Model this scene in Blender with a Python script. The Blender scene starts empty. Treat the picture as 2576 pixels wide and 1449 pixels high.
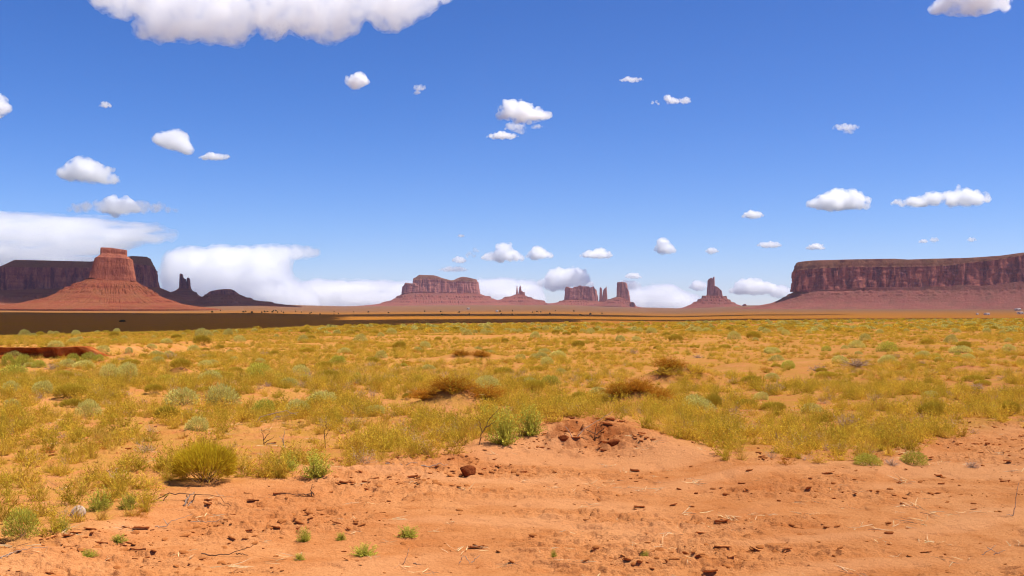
import bpy, bmesh, math, random
import numpy as np
from mathutils import Vector, Matrix

scene = bpy.context.scene
COL = scene.collection
R = math.radians

# ------------------------------------------------------------------ camera
FOC = 2762.0                      # focal length in units of the 2576-wide picture grid
HOR = 785.0                       # row of the true horizon on that grid
PITCH = math.atan((HOR - 724.5) / FOC)
CAMZ = 1.7
cam_d = bpy.data.cameras.new('camera')
cam = bpy.data.objects.new('camera', cam_d)
COL.objects.link(cam)
cam.location = (0, 0, CAMZ)
cam.rotation_euler = (R(90) + PITCH, 0, 0)
cam_d.sensor_width = 36.0
cam_d.lens = 36.0 * FOC / 2576.0
cam_d.clip_start = 0.1
cam_d.clip_end = 150000.0
scene.camera = cam

# ------------------------------------------------------------------ sky and sun
SUN_EL, SUN_AZ = 62.0, 100.0       # azimuth clockwise from the view direction (+Y)
world = bpy.data.worlds.new('World')
scene.world = world
world.use_nodes = True
wn = world.node_tree
for n in list(wn.nodes):
    wn.nodes.remove(n)
w_out = wn.nodes.new('ShaderNodeOutputWorld')
w_bg = wn.nodes.new('ShaderNodeBackground')
w_sky = wn.nodes.new('ShaderNodeTexSky')
w_sky.sky_type = 'NISHITA'
w_sky.sun_disc = False
w_sky.sun_elevation = R(SUN_EL)
w_sky.sun_rotation = R(SUN_AZ)
w_sky.altitude = 1700
w_sky.air_density = 1.0
w_sky.dust_density = 0.25
w_sky.ozone_density = 4.0
w_hs = wn.nodes.new('ShaderNodeHueSaturation')
w_hs.inputs['Saturation'].default_value = 1.20
w_hs.inputs['Value'].default_value = 1.0
w_bg.inputs['Strength'].default_value = 0.0688
w_mul = wn.nodes.new('ShaderNodeMix'); w_mul.data_type = 'RGBA'; w_mul.blend_type = 'MULTIPLY'
w_mul.inputs[0].default_value = 1.0
w_mul.inputs[7].default_value = (0.82, 0.825, 1.09, 1)      # deep, slightly violet desert blue
wn.links.new(w_sky.outputs['Color'], w_hs.inputs['Color'])
w_gam = wn.nodes.new('ShaderNodeGamma'); w_gam.inputs['Gamma'].default_value = 1.12
wn.links.new(w_hs.outputs['Color'], w_gam.inputs['Color'])
wn.links.new(w_gam.outputs['Color'], w_mul.inputs[6])
wn.links.new(w_mul.outputs[2], w_bg.inputs['Color'])
wn.links.new(w_bg.outputs['Background'], w_out.inputs['Surface'])

sun_d = bpy.data.lights.new('sun', 'SUN')
sun_d.energy = 5.0
sun_d.angle = R(0.5)
sun_d.color = (1.0, 0.95, 0.87)
sun = bpy.data.objects.new('sun', sun_d)
COL.objects.link(sun)
SUNV = Vector((math.sin(R(SUN_AZ)) * math.cos(R(SUN_EL)), math.cos(R(SUN_AZ)) * math.cos(R(SUN_EL)), math.sin(R(SUN_EL))))
sun.rotation_euler = (-SUNV).to_track_quat('-Z', 'Y').to_euler()
sun.location = (0, 0, 60)

vs = scene.view_settings
vs.view_transform = 'Standard'
vs.look = 'None'
vs.exposure = 0.62
vs.gamma = 1.0
vs.use_curve_mapping = False
cy = scene.cycles
cy.use_denoising = True
cy.denoising_input_passes = 'RGB_ALBEDO_NORMAL'
cy.denoising_prefilter = 'ACCURATE'
cy.pixel_filter_type = 'BLACKMAN_HARRIS'
cy.filter_width = 1.15
cy.max_bounces = 40
cy.diffuse_bounces = 3
cy.glossy_bounces = 2
cy.transmission_bounces = 3
cy.transparent_max_bounces = 8
cy.volume_bounces = 40
cy.sample_clamp_indirect = 6.0

# ------------------------------------------------------------------ helpers
def ray(px, py):
    xc = (px - 1288.0) / FOC
    yc = (724.5 - py) / FOC
    cp, sp = math.cos(PITCH), math.sin(PITCH)
    return xc, cp - yc * sp, sp + yc * cp

def at(px, py, Y):
    """world point seen at grid position (px, py), at distance Y along the view axis"""
    x, y, z = ray(px, py)
    return Vector((x / y * Y, Y, CAMZ + z / y * Y))

def on_ground(px, py):
    x, y, z = ray(px, py)
    s = -CAMZ / z
    return x * s, y * s

def tag(o, label=None, cat=None, group=None, kind=None):
    if label: o['label'] = label
    if cat: o['category'] = cat
    if group: o['group'] = group
    if kind: o['kind'] = kind
    return o

def link(o, parent=None):
    COL.objects.link(o)
    if parent: o.parent = parent
    return o

def empty(name, loc):
    o = bpy.data.objects.new(name, None)
    o.empty_display_size = 0.3
    o.location = loc
    return link(o)

def mesh_np(name, co, faces, mat=None, smooth=False, attrs=None):
    """co (n,3); faces: list of (k,m) index arrays of triangles and/or quads"""
    me = bpy.data.meshes.new(name)
    co = np.asarray(co, np.float32)
    fl = [np.asarray(f, np.int32) for f in (faces if isinstance(faces, list) else [faces]) if len(f)]
    loops = np.concatenate([f.ravel() for f in fl])
    sizes = np.concatenate([np.full(len(f), f.shape[1], np.int32) for f in fl])
    starts = np.concatenate([[0], np.cumsum(sizes)[:-1]]).astype(np.int32)
    me.vertices.add(len(co)); me.vertices.foreach_set('co', co.ravel())
    me.loops.add(len(loops)); me.loops.foreach_set('vertex_index', loops)
    me.polygons.add(len(sizes))
    me.polygons.foreach_set('loop_start', starts)
    me.polygons.foreach_set('loop_total', sizes)
    if smooth: me.polygons.foreach_set('use_smooth', np.ones(len(sizes), bool))
    for k, v in (attrs or {}).items():
        v = np.asarray(v, np.float32)
        a = me.attributes.new(k, 'FLOAT' if v.ndim == 1 else 'FLOAT_VECTOR', 'POINT')
        a.data.foreach_set('value' if v.ndim == 1 else 'vector', v.ravel())
    me.update(calc_edges=True)
    me.validate()
    if mat: me.materials.append(mat)
    return me

def obj(name, me, parent=None, loc=None):
    o = bpy.data.objects.new(name, me)
    if loc is not None: o.location = loc
    return link(o, parent)

# --- vector noise (gradient noise on an integer hash)
def _hash(ix, iy, iz, seed):
    h = (ix.astype(np.int64) * 374761393 + iy.astype(np.int64) * 668265263 + iz.astype(np.int64) * 2147483647 + seed * 144665) & 0xFFFFFFFF
    h = ((h ^ (h >> 13)) * 1274126177) & 0xFFFFFFFF
    h = ((h ^ (h >> 16)) * 2246822519) & 0xFFFFFFFF
    return (h ^ (h >> 15)) & 0xFFFFFFFF

def noise2(x, y, seed=0):
    x = np.asarray(x, np.float64); y = np.asarray(y, np.float64)
    xi = np.floor(x); yi = np.floor(y)
    fx = x - xi; fy = y - yi
    u = fx * fx * fx * (fx * (fx * 6 - 15) + 10); v = fy * fy * fy * (fy * (fy * 6 - 15) + 10)
    z0 = np.zeros_like(xi)
    def g(dx, dy):
        a = _hash(xi + dx, yi + dy, z0, seed) * (2 * np.pi / 4294967296.0)
        return np.cos(a) * (fx - dx) + np.sin(a) * (fy - dy)
    return 1.5 * ((g(0, 0) * (1 - u) + g(1, 0) * u) * (1 - v) + (g(0, 1) * (1 - u) + g(1, 1) * u) * v)

def vnoise3(x, y, z, seed=0):
    x, y, z = np.broadcast_arrays(np.asarray(x, float), np.asarray(y, float), np.asarray(z, float))
    xi = np.floor(x); yi = np.floor(y); zi = np.floor(z)
    f = [a - b for a, b in ((x, xi), (y, yi), (z, zi))]
    u, v, w = [a * a * (3 - 2 * a) for a in f]
    def g(a, b, c): return _hash(xi + a, yi + b, zi + c, seed) / 2147483648.0 - 1.0
    def l(a, b, t): return a * (1 - t) + b * t
    return l(l(l(g(0,0,0), g(1,0,0), u), l(g(0,1,0), g(1,1,0), u), v), l(l(g(0,0,1), g(1,0,1), u), l(g(0,1,1), g(1,1,1), u), v), w)

def fbm2(x, y, octs=4, seed=0, gain=0.5):
    s = 0; a = 1.0; n = 0
    for k in range(octs):
        s = s + a * noise2(x * 2 ** k + 17.3 * k, y * 2 ** k - 9.1 * k, seed + k)
        n += a; a *= gain
    return s / n

def fbm3(x, y, z, octs=4, seed=0, gain=0.5):
    s = 0; a = 1.0; n = 0
    for k in range(octs):
        s = s + a * vnoise3(x * 2 ** k + 7.7 * k, y * 2 ** k, z * 2 ** k + 3.1 * k, seed + k)
        n += a; a *= gain
    return s / n

def sstep(a, b, x):
    t = np.clip((x - a) / (b - a), 0, 1)
    return t * t * (3 - 2 * t)

ALB = 0.87                        # overall scale of the rock, soil and leaf colours below
# --- material building
class NT:
    def __init__(self, name):
        self.m = bpy.data.materials.new(name)
        self.m.use_nodes = True
        self.t = self.m.node_tree
        for n in list(self.t.nodes): self.t.nodes.remove(n)
        self.out = self.n('ShaderNodeOutputMaterial')
    def n(self, kind, **kw):
        x = self.t.nodes.new(kind)
        for k, v in kw.items():
            if k.startswith('i_'):
                x.inputs[k[2:].replace('_', ' ')].default_value = v
            else: setattr(x, k, v)
        return x
    def l(self, a, b):
        self.t.links.new(a, b)
    def pos(self, sx=1, sy=1, sz=1, obj=False):
        g = self.n('ShaderNodeTexCoord').outputs['Object'] if obj else self.n('ShaderNodeNewGeometry').outputs['Position']
        m = self.n('ShaderNodeMapping')
        m.inputs['Scale'].default_value = (sx, sy, sz)
        self.l(g, m.inputs['Vector'])
        return m.outputs['Vector']
    def noise(self, vec, scale=1.0, detail=4, rough=0.55):
        x = self.n('ShaderNodeTexNoise')
        x.inputs['Scale'].default_value = scale
        x.inputs['Detail'].default_value = detail
        x.inputs['Roughness'].default_value = rough
        self.l(vec, x.inputs['Vector'])
        return x.outputs['Fac']
    def ramp(self, fac, stops):
        x = self.n('ShaderNodeValToRGB')
        e = x.color_ramp.elements
        while len(e) < len(stops): e.new(0.5)
        for k, (p, c) in enumerate(stops):
            e[k].position = p
            e[k].color = (c, c, c, 1) if isinstance(c, (int, float)) else (*c, 1)
        self.l(fac, x.inputs['Fac'])
        return x.outputs['Color']
    def mix(self, fac, a, b, mode='MIX'):
        x = self.n('ShaderNodeMix', data_type='RGBA', blend_type=mode)
        for sock, v in ((x.inputs[0], fac), (x.inputs[6], a), (x.inputs[7], b)):
            if hasattr(v, 'node'): self.l(v, sock)
            elif isinstance(v, (int, float)): sock.default_value = v
            else: sock.default_value = (*v, 1)
        return x.outputs[2]
    def math(self, op, a, b=0.0, c=None):
        x = self.n('ShaderNodeMath', operation=op)
        for k, v in enumerate([a, b] + ([c] if c is not None else [])):
            if hasattr(v, 'node'): self.l(v, x.inputs[k])
            else: x.inputs[k].default_value = v
        return x.outputs[0]
    def attr(self, name, out='Fac'):
        x = self.n('ShaderNodeAttribute', attribute_name=name)
        return x.outputs[out]
    def bump(self, h, strength=0.5, dist=0.02):
        x = self.n('ShaderNodeBump')
        x.inputs['Strength'].default_value = strength
        x.inputs['Distance'].default_value = dist
        self.l(h, x.inputs['Height'])
        return x.outputs['Normal']
    def diffuse(self, col, rough=0.9, normal=None):
        x = self.n('ShaderNodeBsdfDiffuse')
        x.inputs['Roughness'].default_value = rough
        if hasattr(col, 'node'): self.l(self.mix(1.0, col, (ALB, ALB, ALB), 'MULTIPLY'), x.inputs['Color'])
        else: x.inputs['Color'].default_value = (*[c * ALB for c in col], 1)
        if normal is not None: self.l(normal, x.inputs['Normal'])
        self.l(x.outputs[0], self.out.inputs['Surface'])
        return self.m
# ------------------------------------------------------------------ terrain
def _az(px): return (np.asarray(px, float) - 1288.0) / FOC
CREST_T = _az([-1800, -600, 0, 650, 1150, 1700, 2576, 3400, 4600])
CREST_R = np.array([72, 74, 77, 103, 148, 172, 290, 320, 320.])
SKY_T = _az([-2500, 0, 500, 640, 700, 860, 1000, 1250, 1400, 1600, 1700, 1880, 2100, 2576, 5000])
SKY_Y = np.array([766, 766, 767, 765, 767, 771, 769, 768, 767, 773.5, 776, 769, 768, 769, 768.])
BARE_T = _az([-900, 0, 200, 400, 620, 850, 1100, 1300, 1500, 1700, 1850, 2200, 2330, 2450, 2576, 3500])
BARE_Y = np.array([1440, 1400, 1345, 1265, 1222, 1200, 1165, 1130, 1118, 1145, 1172, 1172, 1110, 1080, 1062, 1020.])
BARE_R = CAMZ * FOC / (BARE_Y - HOR)

MOUNDS = []      # (x, y, rx, ry, h)
def mound(px, py, wpx, hpx, depth=1.0):
    x, y = on_ground(px, py)
    k = y / FOC
    MOUNDS.append((x, y + wpx * k * 0.3 * depth, wpx * k * 0.5, wpx * k * 0.4 * depth, hpx * k))
mound(1145, 1034, 230, 52)
mound(1600, 1022, 180, 48)
mound(1185, 905, 150, 28)
mound(1715, 960, 230, 46)
mound(1880, 930, 200, 16)
mound(2290, 900, 160, 16)
mound(2480, 940, 220, 18)
mound(2150, 935, 110, 18)
mound(320, 905, 70, 18)
mound(445, 940, 90, 16)
mound(1330, 990, 160, 12)
mound(230, 1010, 90, 12)

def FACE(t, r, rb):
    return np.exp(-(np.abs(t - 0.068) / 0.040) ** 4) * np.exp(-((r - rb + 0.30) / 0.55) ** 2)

def RUT(x, y):
    """wheel ruts and trodden bands slanting across the bare shoulder"""
    s = y - 0.20 * x + 0.9 * noise2(x / 2.6, y / 2.6, 29)
    return 0.75 * noise2(x / 3.2 + 3, s / 0.95, 31) + 0.35 * noise2(x / 1.3, s / 0.5, 32)

def H(x, y, detail=True):
    """ground height, everywhere"""
    x = np.asarray(x, float); y = np.asarray(y, float)
    r = np.sqrt(x * x + y * y)
    front = y > 0.02 * np.abs(x)
    t = np.where(front, x / np.maximum(y, 1e-3), np.sign(x) * 50)
    t = np.clip(t, -2.2, 2.2)
    rc = np.interp(t, CREST_T, CREST_R)
    sky = np.interp(t, SKY_T, SKY_Y)
    nb = sstep(9, 22, r)
    z = nb * (0.10 * noise2(x / 9.0, y / 9.0, 3) + 0.06 * noise2(x / 3.1, y / 3.1, 4))
    z = z + sstep(40, 90, r) * (1 - sstep(500, 900, r)) * 0.22 * noise2(x / 40.0, y / 22.0, 5)
    z = z - 8.2 * sstep(rc * 0.97, rc + 190, r)
    zs = CAMZ + (HOR - sky) / FOC * 9000.0
    q = np.clip((r - 760.0) / 8240.0, 0, 1)
    far = (zs + 8.2) * q * (1.0 + 0.12 * np.sin(np.pi * q))
    z = z + far + sstep(1300, 3500, r) * 2.5 * noise2(x / 700.0, y / 420.0, 8)
    z = z - np.clip(r - 9000, 0, None) * 0.02
    # coppice mounds
    for (mx, my, rx, ry, h) in MOUNDS:
        q2 = ((x - mx) / rx) ** 2 + ((y - my) / ry) ** 2
        z = z + h * np.exp(-q2 * 1.6)
    # eroded bank of the little wash on the left
    edge = 39.0 + 1.6 * noise2(x / 3.0, 0 * x, 21) + 0.5 * noise2(x / 0.7, 0 * x, 22)
    bw = sstep(-14.4, -15.3, x) * (1 - sstep(-60, -80, -(-x)))
    z = z + 0.38 * bw * sstep(edge - 0.05, edge + 0.10, y) * (1 - sstep(44, 75, y))
    # low sandy lip between the bare shoulder and the growth
    rb = np.interp(t, BARE_T, BARE_R)
    lip = np.exp(-((t - 0.066) / 0.085) ** 2)
    z = z + 0.23 * lip * sstep(rb - 1.4, rb + 0.15, r) * (1 - sstep(rb + 0.6, rb + 6, r))
    z = z + 0.05 * sstep(rb - 1.0, rb + 0.3, r) * (1 - sstep(rb + 1.0, rb + 8, r))
    if detail:
        near = 1 - sstep(22, 40, r)
        bare = 1 - sstep(rb - 0.2, rb + 2.5, r)
        # shallow ruts running across the shoulder
        rut = RUT(x, y)
        z = z + near * bare * 0.022 * rut
        z = z + near * 0.020 * fbm2(x / 0.6, y / 0.45, 4, 33)
        # broken crust: flat plates with steep edges, in patches
        patch = sstep(-0.05, 0.30, 0.6 * noise2(x / 2.4, y / 1.1, 41) - 0.7 * RUT(x, y) + 0.25 * lip)
        c1 = fbm2(x / 0.30, y / 0.16, 3, 43)
        c2 = fbm2(x / 0.13, y / 0.075, 2, 47)
        z = z + near * patch * (0.028 * sstep(0.02, 0.10, c1) + 0.014 * sstep(0.05, 0.16, c2))
        # dug and broken face of the lip
        face = FACE(t, r, rb)
        z = z - face * (0.10 * sstep(-0.15, 0.10, fbm2(x / 0.40, y / 0.34, 3, 51)) - 0.05) + face * 0.05 * fbm2(x / 0.10, y / 0.09, 3, 53)
        # small prints and pocks
        pk = noise2(x / 0.21, y / 0.17, 55)
        z = z - near * bare * 0.014 * sstep(0.30, 0.55, pk)
    return z

def HP(x, y):
    return float(H(np.array([x]), np.array([y]))[0])

def build_ground():
    fine = np.arange(-33, 33.001, 0.05)
    coarse_l = np.arange(-180, -33, 3.0); coarse_r = np.arange(36, 180, 3.0)
    ang = np.radians(np.concatenate([coarse_l, fine, coarse_r]))
    rr = list(np.linspace(0.6, 5.4, 14))
    r = 5.6
    while r < 100:
        rr.append(r); r += max(0.011, r * r / 3300.0)
    while r < 11400:
        rr.append(r); r *= 1.028
    rr = np.array(rr)
    A, RR = np.meshgrid(ang, rr)
    X = RR * np.sin(A); Y = RR * np.cos(A)
    Z = H(X, Y)
    nr, na = X.shape
    co = np.stack([X, Y, Z], -1).reshape(-1, 3)
    co = np.vstack([co, [[0, 0, 0]]])
    i, j = np.meshgrid(np.arange(nr - 1), np.arange(na), indexing='ij')
    j2 = (j + 1) % na
    q = np.stack([i * na + j, i * na + j2, (i + 1) * na + j2, (i + 1) * na + j], -1).reshape(-1, 4)[:, ::-1]
    jj = np.arange(na)
    tri = np.stack([np.full(na, nr * na), (jj + 1) % na, jj], -1)
    R0 = np.sqrt(co[:, 0] ** 2 + co[:, 1] ** 2)
    t = np.clip(co[:, 0] / np.maximum(co[:, 1], 1e-3), -2.2, 2.2)
    rb = np.interp(t, BARE_T, BARE_R)
    rc = np.interp(t, CREST_T, CREST_R)
    veg = sstep(rb - 0.3, rb + 2.0, R0)
    scrub = sstep(rc * 0.45, rc * 1.15, R0)
    far = sstep(1250, 2600, R0)
    me = mesh_np('ground', co, [q, tri], None, True, {'veg': veg, 'scrub': scrub, 'far': far, 'damp_shade': FACE(t, R0, rb) * (R0 > 5), 'trod': (1 - veg) * sstep(-0.1, 0.4, RUT(co[:, 0], co[:, 1]))})
    # material: red desert sand, finer and paler where trodden, scrub cover with distance
    k = NT('desert_sand')
    p = k.pos()
    big = k.noise(p, 0.35, 5, 0.6)
    mid = k.noise(p, 3.0, 5, 0.65)
    fin = k.noise(p, 45.0, 4, 0.7)
    sand = k.ramp(big, [(0.30, (0.53, 0.192, 0.062)), (0.5, (0.64, 0.265, 0.092)), (0.72, (0.73, 0.338, 0.132))])
    sand = k.mix(k.math('MULTIPLY', k.ramp(mid, [(0.45, 0.0), (0.72, 1.0)]), 0.55), sand, (0.45, 0.128, 0.025))
    sand = k.mix(k.ramp(fin, [(0.34, 0.5), (0.50, 0.0)]), sand, (0.36, 0.110, 0.026))
    sand = k.mix(k.math('MULTIPLY', k.attr('trod'), 0.45), sand, (0.74, 0.355, 0.152))
    damp_shade_fac = k.math('MULTIPLY', k.attr('damp_shade'), k.ramp(k.noise(p, 5.5, 4, 0.6), [(0.36, 0.0), (0.56, 0.85)]))  # shade of the broken lip face painted in along with its moisture
    sand = k.mix(damp_shade_fac, sand, (0.30, 0.075, 0.018))
    # thin litter between the plants
    lit = k.noise(p, 1.6, 6, 0.7)
    litf = k.math('MULTIPLY', k.ramp(lit, [(0.36, 0.0), (0.56, 0.85)]), k.attr('veg'))
    sand = k.mix(litf, sand, (0.50, 0.25, 0.050))
    # scrub cover farther out
    sc1 = k.noise(k.pos(0.9, 0.5, 1), 0.5, 8, 0.75)
    scrubc = k.ramp(sc1, [(0.34, (0.42, 0.140, 0.030)), (0.47, (0.36, 0.140, 0.014)), (0.60, (0.25, 0.112, 0.008))])
    sc2 = k.noise(k.pos(0.012, 0.02, 1), 1.0, 6, 0.6)
    scrubc = k.mix(k.ramp(sc2, [(0.40, 0.0), (0.66, 0.7)]), scrubc, (0.33, 0.120, 0.030))
    col = k.mix(k.attr('scrub'), sand, scrubc)
    f1 = k.noise(k.pos(0.004, 0.009, 1), 1.0, 8, 0.7)
    farc = k.ramp(f1, [(0.36, (0.185, 0.098, 0.052)), (0.52, (0.225, 0.112, 0.055)), (0.66, (0.26, 0.102, 0.048))])
    dots = k.noise(k.pos(0.05, 0.03, 1), 1.0, 3, 0.6)
    farc = k.mix(k.ramp(dots, [(0.60, 0.0), (0.70, 0.7)]), farc, (0.14, 0.12, 0.05))
    col = k.mix(k.attr('far'), col, farc)
    bmp = k.bump(k.math('ADD', k.math('MULTIPLY', fin, 0.4), k.noise(p, 16.0, 6, 0.75)), 1.0, 0.03)
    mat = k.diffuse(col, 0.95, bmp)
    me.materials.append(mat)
    o = obj('ground', me)
    tag(o, kind='structure')
    return o

build_ground()

def build_bank():
    """eroded wall of moist red earth, its shade put into the colour, along the wash at the left"""
    xs = np.arange(-30.0, -14.2, 0.055)
    edge = 39.0 + 1.6 * noise2(xs / 3.0, 0 * xs, 21) + 0.5 * noise2(xs / 0.7, 0 * xs, 22)
    bw = sstep(-14.3, -15.0, xs)
    rows = []
    for t in np.linspace(0, 1, 13):
        n = 0.24 * fbm2(xs / 0.8, t * 2.2 + 0 * xs, 3, 61) + 0.05 * fbm2(xs / 0.14, t * 5 + 0 * xs, 2, 63)
        y = edge - 0.42 + 0.10 * math.sin(t * 3.1) - 0.14 * t ** 3 + n * math.sin(math.pi * min(1, t + 0.1)) - 0.10 * (1 - t) ** 2
        zb = H(xs, edge - 1.0) - 0.10; zt = H(xs, edge + 0.5) + 0.015 + 0.10 * noise2(xs / 0.9, 0 * xs, 65) + 0.05 * noise2(xs / 0.3, 0 * xs, 66)
        rows.append(np.stack([xs, y, zb + (zt - zb) * t], -1))
    rows.append(np.stack([xs, edge + 0.6, H(xs, edge + 0.6) + 0.012], -1))
    rows.append(np.stack([xs, edge + 0.9, H(xs, edge + 0.9) - 0.05], -1))
    m, n = len(rows), len(xs)
    i, j = np.meshgrid(np.arange(m - 1), np.arange(n - 1), indexing='ij')
    q = np.stack([i * n + j, i * n + j + 1, (i + 1) * n + j + 1, (i + 1) * n + j], -1).reshape(-1, 4)
    k = NT('damp_shade_red_earth')
    p = k.pos()
    c = k.ramp(k.noise(p, 2.2, 6, 0.7), [(0.35, (0.24, 0.050, 0.014)), (0.52, (0.42, 0.115, 0.026)), (0.68, (0.58, 0.22, 0.065))])  # reds darkened for the wall's shaded face as well as moist earth
    me = mesh_np('earth_bank', np.vstack(rows), q, k.diffuse(c, 0.95, k.bump(k.noise(p, 9, 6, 0.7), 0.8, 0.05)))
    tag(obj('earth_bank', me), kind='structure')
build_bank()
# ------------------------------------------------------------------ rock formations
def rock_mat(name, base, dark, light, strata, streak=0.6, veg=None, zscale=1.0):
    k = NT(name)
    p = k.pos()
    sep = k.n('ShaderNodeSeparateXYZ'); k.l(p, sep.inputs[0])
    wob = k.noise(k.pos(0.01, 0.01, 0.01), 1.0, 3, 0.5)
    zc = k.math('ADD', sep.outputs['Z'], k.math('MULTIPLY', wob, 14.0))
    comb = k.n('ShaderNodeCombineXYZ')
    k.l(k.math('MULTIPLY', zc, 0.16 * zscale), comb.inputs['Z'])
    k.l(k.math('MULTIPLY', sep.outputs['X'], 0.004), comb.inputs['X'])
    k.l(k.math('MULTIPLY', sep.outputs['Y'], 0.004), comb.inputs['Y'])
    st = k.noise(comb.outputs[0], 1.0, 4, 0.7)
    col = k.ramp(st, [(0.32, dark), (0.48, base), (0.68, light)]) if strata > 0.5 else k.mix(k.math('MULTIPLY', k.ramp(st, [(0.35, 1.0), (0.6, 0.0)]), strata), base, dark)
    blot = k.noise(k.pos(0.03, 0.03, 0.02), 1.0, 7, 0.7)
    col = k.mix(k.ramp(blot, [(0.45, 0.0), (0.68, 0.7)]), col, light)
    if streak > 0:
        vs_ = k.noise(k.pos(0.055, 0.055, 0.006), 1.0, 6, 0.7)
        col = k.mix(k.math('MULTIPLY', k.ramp(vs_, [(0.46, 0.0), (0.60, 1.0)]), streak), col, dark)
    if veg is not None:
        v = k.noise(k.pos(0.02, 0.02, 0.02), 1.0, 8, 0.75)
        col = k.mix(k.ramp(v, [(0.44, 0.0), (0.64, 0.75)]), col, veg)
    sp = k.noise(k.pos(0.16, 0.16, 0.22), 1.0, 5, 0.8)
    col = k.mix(k.ramp(sp, [(0.56, 0.0), (0.66, 0.65)]), col, dark)
    col = k.mix(k.ramp(sp, [(0.34, 0.5), (0.43, 0.0)]), col, light)
    bn = k.noise(k.pos(0.12, 0.12, 0.05), 1.0, 8, 0.72)
    return k.diffuse(col, 0.95, k.bump(bn, 1.0, 5.0))

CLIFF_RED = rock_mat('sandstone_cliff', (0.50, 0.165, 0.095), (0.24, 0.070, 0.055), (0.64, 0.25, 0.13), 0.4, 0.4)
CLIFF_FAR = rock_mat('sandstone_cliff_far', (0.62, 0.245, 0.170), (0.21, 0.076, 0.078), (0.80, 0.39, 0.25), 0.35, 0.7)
CLIFF_DARK = rock_mat('varnished_cliff', (0.48, 0.155, 0.112), (0.14, 0.039, 0.055), (0.74, 0.29, 0.165), 0.45, 0.9)
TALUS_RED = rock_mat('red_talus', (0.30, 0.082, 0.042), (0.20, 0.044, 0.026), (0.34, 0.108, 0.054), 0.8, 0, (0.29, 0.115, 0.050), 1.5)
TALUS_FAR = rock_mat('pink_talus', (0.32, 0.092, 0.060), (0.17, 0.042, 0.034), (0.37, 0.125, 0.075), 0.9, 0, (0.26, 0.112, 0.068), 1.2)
TALUS_GREY = rock_mat('grey_red_talus', (0.34, 0.115, 0.084), (0.25, 0.075, 0.060), (0.41, 0.158, 0.108), 0.45, 0, (0.225, 0.108, 0.068), 1.0)
CAP = rock_mat('ledge_cap', (0.34, 0.135, 0.075), (0.17, 0.062, 0.044), (0.42, 0.185, 0.095), 0.45, 0, (0.28, 0.145, 0.065), 2.2)

def ring(n, hb, hd, ex):
    """rounded rectangle: points (scaled to -1..1) and outward normals, evenly spaced"""
    r = min(hb, hd) * min(0.98, 1.9 / ex)
    q = np.linspace(0, np.pi / 2, 24)
    X, Y, A = [], [], []
    for sx, sy, a0 in ((1, 1, 0), (-1, 1, np.pi / 2), (-1, -1, np.pi), (1, -1, 1.5 * np.pi)):
        X.append(sx * (hb - r) + r * np.cos(a0 + q)); Y.append(sy * (hd - r) + r * np.sin(a0 + q)); A.append(a0 + q)
    X = np.concatenate(X); Y = np.concatenate(Y); A = np.concatenate(A)
    X = np.append(X, X[0]); Y = np.append(Y, Y[0]); A = np.append(A, 2 * np.pi)
    d = np.concatenate([[0], np.cumsum(np.hypot(np.diff(X), np.diff(Y)))])
    u = np.linspace(0, d[-1], n, endpoint=False)
    x = np.interp(u, d, X); y = np.interp(u, d, Y); a = np.interp(u, d, A)
    return x / hb, y / hd, np.cos(a), np.sin(a)

def grid_faces(rows, n, close_top=False):
    i, j = np.meshgrid(np.arange(rows - 1), np.arange(n), indexing='ij')
    j2 = (j + 1) % n
    return np.stack([i * n + j, i * n + j2, (i + 1) * n + j2, (i + 1) * n + j], -1).reshape(-1, 4)

def px2x(px, Y): return (np.asarray(px, float) - 1288.0) / FOC * Y
# each formation is laid out square to its own sight line, at distance D, then turned to its bearing
TH = [0.0]
def fx(px, D):
    return D * np.tan(np.arctan((np.asarray(px, float) - 1288.0) / FOC) - TH[0])
def fz(px, py, D):
    th = np.arctan((np.asarray(px, float) - 1288.0) / FOC)
    Yv = D / np.cos(th - TH[0]) * np.cos(th)
    yc = (724.5 - np.asarray(py, float)) / FOC
    cp, sp = math.cos(PITCH), math.sin(PITCH)
    return CAMZ + (sp + yc * cp) / (cp - yc * sp) * Yv
def turn(v):
    c, s_ = math.cos(TH[0]), math.sin(TH[0])
    return np.stack([v[:, 0] * c + v[:, 1] * s_, -v[:, 0] * s_ + v[:, 1] * c, v[:, 2]], -1)

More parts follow.
